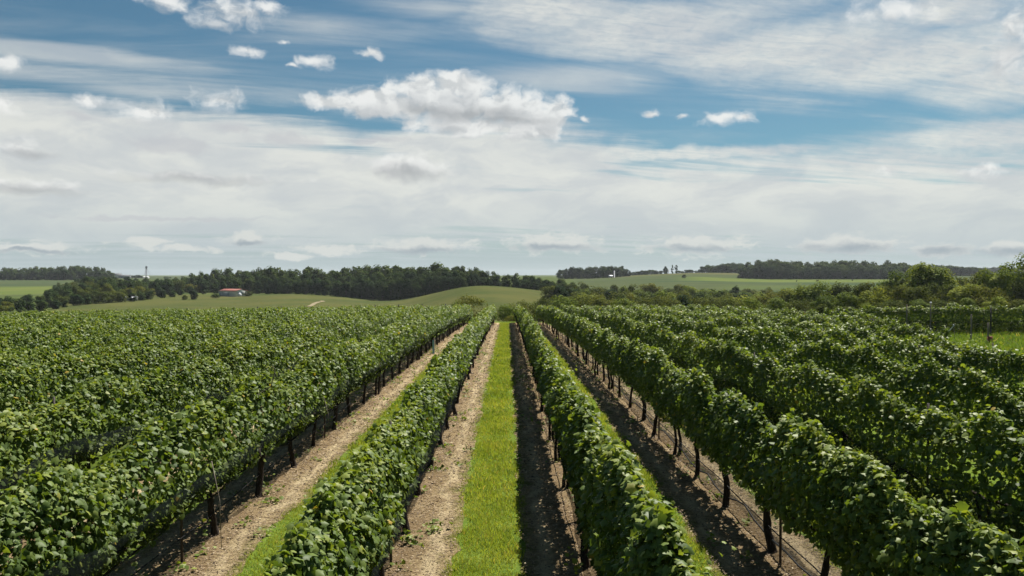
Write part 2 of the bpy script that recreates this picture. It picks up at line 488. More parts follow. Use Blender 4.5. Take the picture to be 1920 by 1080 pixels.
COLS = {
    -900: [(130, -5), (200, -8.5), (300, -9), (500, -7.8), (800, -1.9), (1200, -1), (3000, 1), (9000, 2)],
    0: [(130, -5), (200, -8.5), (300, -9), (500, -7.8), (800, -1.9), (1200, -1), (3000, 1), (9000, 2)],
    100: [(130, -5), (200, -8.5), (280, -8.6), (330, -8.6), (500, -7.0), (800, -1.9), (1200, -1.4), (3000, 1), (9000, 2)],
    200: [(130, -5), (200, -8.2), (300, -7.9), (400, -7.6), (600, -2.8), (1000, -1.6), (1200, -1.0), (3000, 0), (9000, 1)],
    330: [(130, -5), (200, -8.5), (300, -8.0), (350, -7.3), (450, -7), (700, -3.5), (1200, -1.6), (3000, 0), (9000, 1)],
    450: [(130, -5), (200, -8.8), (300, -8.6), (400, -7.5), (440, -7.2), (600, -4), (1000, -3), (3000, 0), (9000, 1)],
    560: [(130, -5), (200, -8.8), (300, -8.2), (400, -6.7), (440, -6.7), (600, -3), (1000, -2), (3000, 0), (9000, 1)],
    640: [(130, -5), (200, -9), (300, -8.9), (400, -8.3), (440, -8.3), (600, -3), (1000, -2), (3000, 0), (9000, 1)],
    700: [(130, -5), (200, -9.3), (300, -9.8), (400, -10.3), (440, -9.5), (600, -3), (1000, -2), (3000, 0), (9000, 1)],
    750: [(130, -5), (200, -9.3), (300, -9.2), (390, -9.6), (440, -9.0), (600, -3), (1000, -2), (3000, 0), (9000, 1)],
    800: [(130, -5), (200, -9), (300, -6.6), (355, -5.6), (420, -7.0), (600, -3), (1000, -2), (3000, 0), (9000, 1)],
    850: [(130, -5), (200, -8.6), (280, -4.2), (340, -2.0), (400, -4), (600, -3), (1000, -2), (3000, 0), (9000, 1)],
    890: [(130, -5), (200, -8.4), (270, -3.2), (330, -0.3), (400, -3.5), (600, -3), (1000, -2), (3000, 0), (9000, 1)],
    940: [(130, -5), (200, -8.4), (270, -3.6), (330, -0.8), (400, -3.5), (600, -3), (1000, -1), (3000, 0), (9000, 1)],
    1000: [(130, -5), (200, -8.5), (270, -5.0), (330, -2.4), (400, -4.5), (600, -3), (1000, 0), (3000, 1), (9000, 2)],
    1060: [(130, -5), (200, -8.5), (270, -6.4), (330, -4.6), (400, -5.5), (550, -3.5), (760, -0.6), (1000, -0.5), (3000, 1), (9000, 2)],
    1120: [(130, -5), (200, -8.5), (270, -8.2), (330, -7.0), (420, -5.5), (550, -2.9), (800, 0.3), (1000, 0.5), (3000, 2), (9000, 2)],
    1200: [(130, -5), (200, -8.5), (300, -8.5), (420, -5.0), (550, -2.4), (700, 1.2), (800, 3.2), (900, 4.2), (1100, 4), (3000, 2), (9000, 2)],
    1300: [(130, -5), (200, -8.5), (300, -8.5), (400, -6.0), (520, -3.0), (700, 2.6), (800, 5.9), (900, 6.3), (1100, 5), (3000, 2), (9000, 2)],
    1385: [(130, -5), (200, -8.5), (300, -8.5), (400, -5.6), (600, -1.5), (700, 0.4), (800, 5.8), (900, 6.0), (1100, 5), (3000, 2), (9000, 2)],
    1440: [(130, -5), (200, -8.0), (300, -8.0), (400, -5.5), (600, -2.0), (700, -0.4), (800, 2.4), (900, 4), (1100, 4), (3000, 2), (9000, 2)],
    1650: [(110, -2.6), (150, -4.5), (250, -7.0), (400, -4.8), (600, -2.0), (700, -0.2), (900, 3), (1100, 4), (3000, 2), (9000, 2)],
    1920: [(110, -2.4), (150, -3.5), (250, -5.5), (400, -4.5), (700, -1), (1000, 3), (1400, 4), (3000, 6), (9000, 4)],
    2800: [(110, -2.4), (150, -3.5), (250, -5.5), (400, -4.5), (700, -1), (1000, 3), (1400, 4), (3000, 6), (9000, 4)],
}
PXG = np.arange(-900, 2801, 10.0)
LDG = np.linspace(math.log(95), math.log(9000), 240)
_cp = sorted(COLS)
_colz = np.array([np.interp(LDG, [math.log(95)] + [math.log(a) for a, _ in COLS[p]],
                            [float(plane_z((p - VPX) / F * 95, 95.0))] + [b for _, b in COLS[p]]) for p in _cp])
GRID = np.array([np.interp(PXG, _cp, _colz[:, j]) for j in range(len(LDG))]).T
_k = np.array([1, 2, 3, 2, 1.0]); _k /= _k.sum()


def _blur(a, axis):
    p = np.pad(a, [(2, 2) if i == axis else (0, 0) for i in (0, 1)], mode='edge')
    return sum(w * np.take(p, np.arange(i, i + a.shape[axis]), axis=axis) for i, w in enumerate(_k))


for _ in range(2):
    GRID = _blur(GRID, 0)
GB = _blur(_blur(GRID, 1), 1)
GRID[:, 6:] = GB[:, 6:]


def ground_z(x, y):
    x, y = np.asarray(x, float), np.asarray(y, float)
    near = plane_z(x, y)
    d = np.maximum(y, 95.0)
    px = np.clip(x / d * F + VPX, -900, 2799)
    a = (px + 900) / 10.0
    b = np.clip((np.log(d) - LDG[0]) / (LDG[1] - LDG[0]), 0, len(LDG) - 1.001)
    i, j = a.astype(int), b.astype(int)
    i = np.minimum(i, len(PXG) - 2)
    fa, fb = a - i, b - j
    far = (GRID[i, j] * (1 - fa) + GRID[i + 1, j] * fa) * (1 - fb) + (GRID[i, j + 1] * (1 - fa) + GRID[i + 1, j + 1] * fa) * fb
    return np.where(y <= 95.0, near, far)


def at(px, d):
    """the ground point seen along a bearing at a distance"""
    x = (px - VPX) / F * d
    return x, d, float(ground_z(x, d))


us = np.unique(np.round(np.concatenate([np.linspace(-1.6, -0.9, 8), np.linspace(-0.9, 0.9, 200), np.linspace(0.9, 1.6, 8), [-8.0 / 95.0]]), 6))
ys = np.concatenate([[-80.0, -20.0], np.arange(0.0, 95.1, 1.0), np.exp(np.linspace(math.log(95), math.log(4000), 170))[1:]])
UU, YY = np.meshgrid(us, ys)
XX = np.where(YY <= 95, UU * 95.0, UU * YY)
ZZ = ground_z(XX, YY)
nu, ny = len(us), len(ys)
idx = np.arange(nu * ny).reshape(ny, nu)
gf = np.stack([idx[:-1, :-1], idx[:-1, 1:], idx[1:, 1:], idx[1:, :-1]], -1).reshape(-1, 4)
PXV = XX / np.maximum(YY, 95) * F + VPX

m_, n_ = mat('countryside')
pos = n_.new('ShaderNodeNewGeometry').outputs['Position']
sp = n_.new('ShaderNodeSeparateXYZ'); n_.put(sp.inputs[0], pos)
X_, Y_ = sp.outputs[0], sp.outputs[1]
n1 = n_.noise(pos, 0.9, 5, 0.6)
n2 = n_.noise(pos, 0.035, 5, 0.6)
n3 = n_.noise(pos, 14.0, 4, 0.7)
lawn = n_.mix(n_.ss(n3, 0.3, 0.7), (0.060, 0.100, 0.018), (0.120, 0.160, 0.026))
lawn = n_.mix(n_.ss(n1, 0.5, 0.8, 0.0, 0.5), lawn, (0.135, 0.145, 0.036))
mown = n_.noise(n_.v('MULTIPLY', pos, (0.05, 0.4, 0.05)), 1.0, 4, 0.6)
meadow = n_.mix(n_.ss(n2, 0.35, 0.65), (0.044, 0.062, 0.020), (0.074, 0.080, 0.027))
meadow = n_.mix(n_.ss(mown, 0.35, 0.7, 0.0, 0.55), meadow, (0.078, 0.071, 0.030))
rough_g = n_.mix(n_.ss(n2, 0.3, 0.7), (0.040, 0.062, 0.020), (0.075, 0.090, 0.030))
crop = n_.mix(n_.ss(n_.noise(n_.v('MULTIPLY', pos, (0.006, 0.03, 0.01)), 1.0, 4), 0.35, 0.65), (0.040, 0.060, 0.030), (0.060, 0.072, 0.032))
bright = n_.mix(n_.ss(n2, 0.35, 0.65), (0.072, 0.100, 0.028), (0.096, 0.115, 0.034))
tan = n_.mix(n_.ss(n2, 0.35, 0.65), (0.072, 0.074, 0.030), (0.090, 0.084, 0.038))
col = n_.mix(n_.attr('headland').outputs['Fac'], rough_g, lawn)
col = n_.mix(n_.attr('meadow').outputs['Fac'], col, meadow)
col = n_.mix(n_.attr('crop').outputs['Fac'], col, crop)
col = n_.mix(n_.attr('bright').outputs['Fac'], col, bright)
col = n_.mix(n_.attr('stubble').outputs['Fac'], col, tan)
out(n_, principled(n_, col, 1.0, 0.0, bump(n_, n3, 0.6, 0.05)))
M['ground'] = m_


def band(v, lo, hi, soft):
    return np.clip((v - lo) / soft, 0, 1) * np.clip((hi - v) / soft, 0, 1)


at_meadow = band(YY, 190, 420, 6) * np.clip((PXV - 90) / 15, 0, 1) * np.clip((1130 - PXV) / 20, 0, 1)
crop_left = np.clip((160 - PXV) / 40, 0, 1) * band(YY, 430, 805, 10)
crop_right = np.clip((PXV - 1070) / 10, 0, 1) * band(YY, 395, 880, 8)
farm = np.clip((380 - PXV) / 20, 0, 1) * np.clip((PXV - 190) / 20, 0, 1) * band(YY, 900, 2000, 30)
bright_r = band(YY, 585, 690, 10) * np.clip((PXV - 1255) / 60, 0, 1) + band(YY, 430, 520, 20) * np.clip((PXV - 1330) / 60, 0, 1) * 0.4
bright_l = np.clip((140 - PXV) / 30, 0, 1) * band(YY, 440, 600, 15)
stub = band(YY, 745, 830, 12) * np.clip((PXV - 1090) / 60, 0, 1) * np.clip((1400 - PXV) / 10, 0, 1) * 0.8
ground = link('ground', mesh_np('ground', np.stack([XX, YY, ZZ], -1).reshape(-1, 3), gf, M['ground'], smooth=True, attrs={
    'headland': (YY <= 125).astype(float).ravel() * np.where((XX.ravel() > 12) & (YY.ravel() > 18), 0.30, 1.0) * np.clip((125 - YY.ravel()) / 15, 0, 1), 'meadow': at_meadow.ravel(),
    'crop': np.clip(crop_left + crop_right + farm, 0, 1).ravel(), 'bright': np.clip(bright_r + bright_l, 0, 1).ravel(), 'stubble': stub.ravel()}))
tag(ground, 'rolling green countryside with fields and mown grass headland', kind='structure')

# worn track crossing the meadow
tp_ = [(580, 292), (586, 305), (590, 318), (598, 333), (607, 341), (603, 347)]
tv_ = []
for px_, d_ in tp_:
    for o_ in (-0.9, 0.9):
        x_, y_ = (px_ - VPX) / F * d_ + o_, d_ + abs(o_) * 0.3 * (1 if o_ > 0 else -1)
        tv_.append((x_, y_, float(ground_z(x_, y_)) + 0.12))
m_, n_ = mat('pale_earth')
nz_ = n_.noise(n_.new('ShaderNodeNewGeometry').outputs['Position'], 0.8, 4, 0.6)
out(n_, principled(n_, n_.mix(nz_, (0.13, 0.11, 0.06), (0.24, 0.20, 0.13)), 0.95, 0.1))
tag(link('track', mesh_np('track', tv_, np.array([(2 * i, 2 * i + 1, 2 * i + 3, 2 * i + 2) for i in range(len(tp_) - 1)]), m_)), kind='structure')

# ------------------------------------------------------------------ the vine hedges
HEDGE_X = [-4.38, -1.56, 1.08, 3.65, 6.30, 8.95, 11.60, 14.35, 16.90, 19.55]
LEFT_X = [-7.15 - 2.72 * k for k in range(20)]

# soil strips under the rows near the camera
m_, n_ = mat('bare_soil')
pos = n_.new('ShaderNodeNewGeometry').outputs['Position']
a1 = n_.noise(pos, 2.2, 6, 0.65)
a2 = n_.noise(n_.v('MULTIPLY', pos, (1.0, 2.6, 1)), 26.0, 6, 0.75)
a3 = n_.noise(pos, 0.45, 4, 0.6)
vor = n_.new('ShaderNodeTexVoronoi'); n_.put(vor.inputs['Vector'], n_.v('MULTIPLY', pos, (0.7, 1.5, 1))); vor.inputs['Scale'].default_value = 34
soil = n_.ramp(a2, [(0.28, (0.085, 0.060, 0.038)), (0.45, (0.215, 0.162, 0.104)), (0.62, (0.41, 0.34, 0.22)), (0.8, (0.52, 0.445, 0.31))])
a4 = n_.noise(n_.v('MULTIPLY', pos, (0.8, 2.4, 1)), 7.0, 6, 0.72)
soil = n_.mix(n_.ss(a4, 0.47, 0.62, 0.0, 0.85), soil, (0.115, 0.080, 0.052))
soil = n_.mix(n_.ss(a4, 0.46, 0.34, 0.0, 0.55), soil, (0.46, 0.385, 0.26))
soil = n_.mix(n_.ss(a1, 0.50, 0.72, 0.0, 0.65), soil, (0.125, 0.088, 0.056))
soil = n_.mix(n_.ss(vor.outputs['Color'], 0.82, 0.95, 0.0, 0.6), soil, (0.50, 0.44, 0.35))
soil = n_.mix(n_.ss(n_.m('MULTIPLY', a1, a3), 0.27, 0.42, 0.0, 0.45), soil, (0.095, 0.105, 0.030))
mid = n_.m('ABSOLUTE', n_.m('SUBTRACT', n_.attr('across').outputs['Fac'], 0.5))
b1 = n_.noise(n_.v('MULTIPLY', pos, (1.6, 0.8, 1)), 1.6, 5, 0.65)
soil = n_.mix(n_.m('MULTIPLY', n_.ss(mid, 0.30, 0.08), n_.ss(b1, 0.36, 0.58, 0.15, 0.75)), soil, n_.mix(a2, (0.090, 0.062, 0.040), (0.215, 0.158, 0.102)))
soil = n_.mix(n_.m('MULTIPLY', n_.ss(n_.m('ABSOLUTE', n_.m('SUBTRACT', mid, 0.32)), 0.10, 0.02), n_.ss(b1, 0.6, 0.42, 0.1, 0.6)), soil, n_.mix(a2, (0.40, 0.335, 0.23), (0.56, 0.49, 0.36)))
soil = n_.mix(n_.m('MULTIPLY', n_.ss(mid, 0.34, 0.48), n_.ss(a1, 0.40, 0.60, 0.0, 0.7)), soil, (0.110, 0.130, 0.036))
soil = n_.mix(1.0, soil, (1.0, 0.96, 0.84), 'MULTIPLY')
out(n_, principled(n_, soil, 1.0, 0.0, bump(n_, n_.m('ADD', a2, n_.m('MULTIPLY', a1, 0.7)), 0.9, 0.05)))
M['soil'] = m_


def soil_strip(x0, y0, y1, wl, wr, seed):
    dy = 0.16
    yy = np.concatenate([np.arange(y0, min(35, y1), dy), np.arange(max(y0, 35), y1, 0.8), [y1]])
    nx = 13
    lo = x0 - wl + 0.10 * vnoise1(300, yy + 50, seed, 0.8) + 0.07 * vnoise1(400, yy + 50, seed + 1, 0.28)
    hi = x0 + wr + 0.10 * vnoise1(300, yy + 50, seed + 2, 0.8) + 0.07 * vnoise1(400, yy + 50, seed + 3, 0.28)
    t = np.linspace(0, 1, nx)
    X = lo[:, None] * (1 - t) + hi[:, None] * t
    Y = np.repeat(yy[:, None], nx, 1)
    bulge = np.sin(np.pi * t)[None, :]
    hgt = 0.006 + bulge * (0.035 + 0.020 * vnoise2(X * 3.1 + 40, Y * 2.3 + 40, seed + 5) + 0.012 * vnoise2(X * 8.0 + 90, Y * 6.0 + 90, seed + 6))
    Z = plane_z(X, Y) + np.maximum(hgt, 0.005)
    i = np.arange(X.size).reshape(X.shape)
    f = np.stack([i[:-1, :-1], i[:-1, 1:], i[1:, 1:], i[1:, :-1]], -1).reshape(-1, 4)
    o = link('soil_path', mesh_np('soil_path', np.stack([X, Y, Z], -1).reshape(-1, 3), f, M['soil'], smooth=True, attrs={'across': np.repeat(t[None, :], len(yy), 0).ravel()}))
    return tag(o, kind='structure')


SOIL = {}
for k, x0 in enumerate([-7.15] + HEDGE_X[:4]):
    ya = max(1.0, abs(x0) * 1.1 - 4)
    wl, wr = (0.88, 0.80) if x0 < 0 else (0.86, 0.78)
    soil_strip(x0, ya, 88.5, wl, wr, 100 + k * 11)
    SOIL[x0] = (wl, wr)

# leaf templates: petiole at the origin, tip along +y, upper face +z
_half = np.array([(0.0, 0.02), (0.20, -0.14), (0.46, -0.02), (0.42, 0.22), (0.56, 0.46), (0.30, 0.62), (0.0, 1.0)])
_pts = np.concatenate([_half, (_half[1:-1] * (-1, 1))[::-1]])
_z = -0.42 * np.abs(_pts[:, 0]) ** 1.4 - 0.16 * _pts[:, 1] ** 2
LEAF0 = np.concatenate([np.column_stack([_pts, _z]), [[0, 0.30, 0.05]]])
_n = len(_pts)
LEAF0_F = np.array([(i, (i + 1) % _n, _n) for i in range(_n)])
LEAF1 = np.array([(0, 0, 0), (0.46, 0.10, -0.16), (0.44, 0.58, -0.18), (0, 1, -0.12), (-0.44, 0.58, -0.18), (-0.46, 0.10, -0.16)], float)
LEAF1_F = np.array([(0, 1, 2, 3), (0, 3, 4, 5)])
LEAF2 = np.array([(0, 0, 0), (0.52, 0.45, -0.16), (0, 1, -0.05), (-0.52, 0.45, -0.16)], float)
LEAF2_F = np.array([(0, 1, 2), (0, 2, 3)])


def scatter(pos, nrm, tip, size, tint, tv, tf):
    nrm = nrm / (np.linalg.norm(nrm, axis=1, keepdims=True) + 1e-9)
    tip = tip - (tip * nrm).sum(1, keepdims=True) * nrm
    tip = tip / (np.linalg.norm(tip, axis=1, keepdims=True) + 1e-9)
    sid = np.cross(tip, nrm)
    v = (sid[:, None] * tv[None, :, 0:1] + tip[:, None] * tv[None, :, 1:2] + nrm[:, None] * tv[None, :, 2:3]) * size[:, None, None] + pos[:, None]
    k = len(tv)
    f = tf[None] + (np.arange(len(pos)) * k)[:, None, None]
    return v.reshape(-1, 3), f.reshape(-1, tf.shape[1]), np.repeat(tint, k)


def foliage_mesh(x0, y0, y1, seed, hb, ht, wid, lump, end_drop, dist_fn, dens=1.0, local=None, thin=None):
    gap = 0.85 if x0 < 3 else 0.35
    """leaf by leaf canopy of one hedge, in coordinates relative to (x0, y0, ground)"""
    r = np.random.default_rng(seed)
    parts = []
    edges = [0, 9.5, 24, 46, 400]
    for lod in range(4):
        ln = [3000, 2000, 1000, 560][lod] * dens
        sz = [0.068, 0.074, 0.096, 0.125][lod]
        # candidate positions along the hedge, kept where the distance falls in this band
        n = int(ln * (y1 - y0))
        t = r.uniform(y0, y1, n)
        dd = dist_fn(t)
        t = t[(dd >= edges[lod]) & (dd < edges[lod + 1])]
        n = len(t)
        if n < 5:
            continue
        top = ht + 0.15 * vnoise1(200, t + 70, seed, 1.3) + 0.13 * vnoise1(300, t + 70, seed + 1, 0.42) + lump * vnoise1(100, t + 70, seed + 6, 1.0)
        if lump > 0.1:
            top = top - 0.10 + 0.18 * np.abs(np.cos(np.pi * (t + seed) / 2.0))
        bot = hb + 0.10 * vnoise1(200, t + 70, seed + 2, 0.9) + 0.07 * vnoise1(300, t + 70, seed + 3, 0.3)
        if end_drop:
            e = np.clip((t - (y1 - 3.2)) / 3.2, 0, 1)
            top = top - e * 1.0
            bot = bot - e * 0.5
        kind = r.uniform(size=n)
        s = np.where(r.uniform(size=n) < 0.5, -1.0, 1.0)
        q = r.uniform(size=n)
        up = kind < 0.30                                   # leaves on the crest
        q = np.where(up, 0.80 + 0.25 * r.uniform(size=n) ** 1.5, q)
        wr_ = wid * (1 - 0.30 * np.abs(2 * q - 1) ** 3) * (0.50 + 0.50 * np.clip(q / 0.35, 0, 1)) * (1 - 0.62 * np.clip((q - 0.55) / 0.45, 0, 1) ** 1.5)
        h0 = bot + (top - bot) * q
        nz = vnoise2(t * 1.7 + 30 + 7 * s, h0 * 2.6 + 11, seed + 4)
        nz2 = vnoise2(t * 4.5 + 30 + 7 * s, h0 * 5.5 + 11, seed + 5)
        wr_ = wr_ * (1 + 0.34 * nz + 0.30 * nz2)
        depth = np.where(up, r.uniform(0, 1, n), np.clip(np.abs(r.normal(0, 0.26, n)), 0, 1))
        inner = r.uniform(size=n) < 0.22
        depth = np.where(inner & ~up, r.uniform(0.3, 1.0, n), depth)
        lat = s * wr_ * (1 - depth)
        z = h0 + r.normal(0, 0.035, n)
        keep = r.uniform(size=n) < np.clip(0.98 + 0.55 * nz + 0.5 * nz2 + gap * vnoise2(t * 9.0 + 7 * s + 15, h0 * 10.0 + 5, seed + 8), 0.18, 1.0)
        keep |= inner
        if thin is not None:
            keep &= r.uniform(size=n) < thin(t)
        nrm = np.stack([s * np.where(up, 0.25, 0.85), np.zeros(n), np.where(up, 1.0, 0.55)], 1) + r.normal(0, 0.60, (n, 3))
        tip = np.stack([s * 0.55, r.normal(0, 0.5, n), np.full(n, -0.9)], 1) + r.normal(0, 0.35, (n, 3))
        size = sz * r.uniform(0.50, 1.32, n)
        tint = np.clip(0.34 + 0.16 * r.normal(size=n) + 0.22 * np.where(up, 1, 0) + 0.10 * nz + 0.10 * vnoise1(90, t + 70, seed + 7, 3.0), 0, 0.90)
        odd = r.uniform(size=n)
        tint = np.where(odd < 0.030, r.uniform(0.84, 0.97, n), tint)
        tint = np.where(odd < 0.004, 1.0, tint)
        p = np.stack([lat, t - y0, z - (drop(t) - drop(y0))], 1)
        tv, tf = ((LEAF0, LEAF0_F), (LEAF1, LEAF1_F), (LEAF2, LEAF2_F), (LEAF2, LEAF2_F))[lod]
        parts.append((p[keep], nrm[keep], tip[keep], size[keep], tint[keep], tv, tf))
        # loose shoots that stick out of the crest, and a few that hang from the side
        ns = int((3.2, 2.8, 2.0, 0.9)[lod] * (t.max() - t.min()) * min(1, n / (ln * max(0.1, t.max() - t.min()))))
        if ns > 0:
            st = r.choice(t, ns)
            m = (9, 7, 5, 3)[lod]
            L = r.uniform(0.12, 0.45, ns)
            lean = r.normal(0, 0.45, (ns, 2))
            u = np.linspace(0.15, 1, m)
            tb = np.repeat(st, m); uu = np.tile(u, ns); LL = np.repeat(L, m); ln2 = np.repeat(lean, m, 0)
            ed = np.clip((tb - (y1 - 3.2)) / 3.2, 0, 1) if end_drop else 0
            tz = ht - 0.14 - ed + LL * uu * (1 - 0.25 * uu * np.abs(ln2[:, 0]))
            px_ = ln2[:, 0] * LL * uu + np.repeat(r.uniform(-0.5, 0.5, ns) * wid, m)
            p2 = np.stack([px_ + r.normal(0, 0.03, len(tb)), tb - y0 + ln2[:, 1] * LL * uu, tz - (drop(tb) - drop(y0))], 1)
            nr2 = np.stack([ln2[:, 0] * 0.3, ln2[:, 1] * 0.2, np.full(len(tb), 0.75)], 1) + r.normal(0, 0.55, (len(tb), 3))
            tp2 = r.normal(0, 1, (len(tb), 3)) + np.array([0, 0, -0.3])
            sz2 = sz * r.uniform(0.55, 1.0, len(tb)) * (1 - 0.35 * uu)
            ti2 = np.clip(0.50 + 0.28 * uu + 0.10 * r.normal(size=len(tb)), 0, 0.92)
            parts.append((p2, nr2, tp2, sz2, ti2, tv, tf))
    V, Fl, T, off = [], {3: [], 4: []}, [], 0
    for (p, nr, tp, sz, ti, tv, tf) in parts:
        v, f, tt = scatter(p, nr, tp, sz, ti, tv, tf)
        V.append(v); Fl[f.shape[1]].append(f + off); T.append(tt); off += len(v)
    faces = [np.concatenate(Fl[k]) for k in (3, 4) if Fl[k]]
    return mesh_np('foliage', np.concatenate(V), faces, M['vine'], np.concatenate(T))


# trunk, post and wire meshes shared by the copies
def trunk_mesh(seed, h=0.95, twin=False):
    r = random.Random(seed)
    b = MB()
    for w in range(2 if twin else 1):
        ox = r.uniform(-0.05, 0.05) + (0.09 if w else 0)
        pts, rad = [], []
        lean = r.uniform(-0.10, 0.10)
        for i in range(10):
            t = i / 9
            pts.append((ox + 0.035 * math.sin(t * 5 + seed) + r.uniform(-0.012, 0.012), lean * t + 0.03 * math.sin(t * 7 + seed * 2) + r.uniform(-0.012, 0.012), -0.04 + t * (h + 0.04)))
            rad.append((0.060 - 0.022 * t + 0.022 * max(0, 1 - t * 6) + r.uniform(-0.006, 0.008)) * (0.7 if twin else 1.0))
        b.tube(pts, rad, 7)
    top = pts[-1]
    for sgn in (-1, 1):
        b.tube([top, (top[0], top[1] + sgn * 0.12, h + 0.04), (top[0] + 0.02, top[1] + sgn * 0.55, h + 0.05), (top[0] - 0.01, top[1] + sgn * 0.95, h + 0.03)], [0.03, 0.026, 0.02, 0.012], 6)
    return b.mesh('trunk', M['bark'], smooth=True)


TRUNKS = [trunk_mesh(k, 0.90 + 0.03 * (k % 3), k in (3, 6)) for k in range(8)]
_b = MB(); _b.box((0, 0, 0.95), (0.034, 0.006, 2.1)); _b.box((0, 0.018, 0.95), (0.006, 0.032, 2.098)); POST = _b.mesh('steel_post', M['steel'])
_b = MB(); _b.tube([(0, 0, -0.1), (0, 0, 1.0), (0.02, 0, 2.22)], [0.075, 0.07, 0.066], 9); ENDPOST = _b.mesh('end_post', M['darkpost'], smooth=False)


def net_mesh(y0, y1, side, seed, zlo, zhi, w, step=0.22):
    dz = lambda q: (drop(q) - drop(y0))
    t = np.arange(y0, y1, step)
    lv = 9
    u = np.linspace(0, 1, lv)
    lo = zlo + 0.10 * vnoise1(200, t + 70, seed, 1.9) + 0.05 * vnoise1(200, t + 70, seed + 9, 0.7) - 0.05 * np.abs(np.sin(np.pi * t / 2.0))
    hi = zhi + 0.12 * vnoise1(200, t + 70, seed + 1, 2.4) + 0.06 * vnoise1(200, t + 70, seed + 2, 0.6)
    Zz = lo[:, None] * (1 - u) + hi[:, None] * u
    prof = w * (0.12 + 0.93 * np.sin(np.pi * np.clip(u * 0.62, 0, 1)))
    Xx = side * (prof[None, :] + 0.05 * vnoise2(t[:, None] * 2.3 + 20, Zz * 5 + 20, seed + 3) + 0.02 * vnoise2(t[:, None] * 7 + 20, Zz * 9 + 20, seed + 4))
    Yy = np.repeat((t - y0)[:, None], lv, 1)
    i = np.arange(Xx.size).reshape(Xx.shape)
    f = np.stack([i[:-1, :-1], i[:-1, 1:], i[1:, 1:], i[1:, :-1]], -1).reshape(-1, 4)
    return mesh_np('bird_net', np.stack([Xx, Yy, Zz - dz(Yy + y0)], -1).reshape(-1, 3), f, M['net'], smooth=True), (t, lo, side * w * 0.12)


def make_hedge(x0, y0, y1, seed, label, hb=0.80, ht=1.98, wid=0.33, lump=0.05, trunks=True, nets=(), end_drop=True, phase=0.0, post_phase=0.0,
               thin=None, dens=1.0, wires=False, turn=0.0, hem=False, group='vine hedges of the vineyard'):
    z0 = float(plane_z(x0, y0))
    root = empty('vine_hedge', (x0, y0, z0), turn)
    tag(root, label, 'vine hedge', group)
    if turn:
        dist = lambda t: np.full(np.shape(t), 62.0)
        sl = 0.0
    else:
        dist = lambda t: np.hypot(t, x0)
        sl = 1.0
    FLAT[0] = sl
    fall = lambda q: float(drop(q) - drop(y0))
    fm = foliage_mesh(x0, y0, y1, seed, hb, ht, wid, lump, end_drop, dist, dens, thin=thin) if not turn else flat_foliage(x0, y0, y1, seed, hb, ht, wid, lump, dist, dens)
    link('foliage', fm, root)
    r = random.Random(seed)
    if trunks:
        y = math.ceil((y0 - phase) / 2.0) * 2.0 + phase
        k = 0
        while y < y1 - 2.5:
            o = link('trunk', TRUNKS[r.randrange(len(TRUNKS))], root, (r.uniform(-0.04, 0.04), y - y0, -fall(y)))
            o.rotation_euler = (0, 0, math.pi * r.randrange(2) + r.uniform(-0.3, 0.3))
            o.scale = (r.uniform(0.7, 1.1),) * 2 + (1.0,)
            y += 2.0 + r.uniform(-0.10, 0.10) - 0.0
            y = y if r.random() > 0.04 else y + 1.9
            k += 1
        y = math.ceil((y0 - post_phase) / 8.0) * 8.0 + post_phase
        while y < y1 - 5:
            link('steel_post', POST, root, (r.uniform(-0.02, 0.02), y - y0, -fall(y)))
            y += 8.0
    if end_drop:
        o = link('end_post', ENDPOST, root, (0, y1 - 3.0 - y0, -fall(y1 - 3.0)))
    for (side, za, zb, w, a, b_) in nets:
        me, (t, lo, xo) = net_mesh(max(a, y0), min(b_, y1 - 3), side, seed + 50 + int(side), za, zb, w)
        dy = max(a, y0) - y0
        net = link('bird_net', me, root, (0, dy, -fall(max(a, y0))))
        hm = MB()
        hm.tube(np.stack([np.full(len(t), xo), t - t[0], lo - (drop(t) - drop(t[0]))], 1)[::2], 0.014, 5)
        hm.build('hem', M['hose'], net, smooth=True)
    if wires:
        L = y1 - 3 - y0
        for (nm, h, rad, mt) in (('drip_hose', 0.42, 0.009, M['hose']),):
            b = MB()
            yy = np.arange(0, L, 1.0)
            b.tube(np.stack([np.full(len(yy), 0.02), yy, h - 0.03 * np.abs(np.sin(np.pi * yy / 4)) - (drop(yy + y0) - drop(y0))], 1), rad, 5)
            b.build(nm, mt, root, smooth=True)
    FLAT[0] = 1.0
    return root


def flat_foliage(x0, y0, y1, seed, hb, ht, wid, lump, dist, dens):
    return foliage_mesh(x0, y0, y1, seed, hb, ht, wid, lump, False, dist, dens)


ORD = ['first', 'second', 'third', 'fourth', 'fifth', 'sixth', 'seventh', 'eighth', 'ninth', 'tenth', 'eleventh', 'twelfth', 'thirteenth', 'fourteenth', 'fifteenth',
       'sixteenth', 'seventeenth', 'eighteenth', 'nineteenth', 'twentieth', 'twenty-first', 'twenty-second', 'twenty-third']

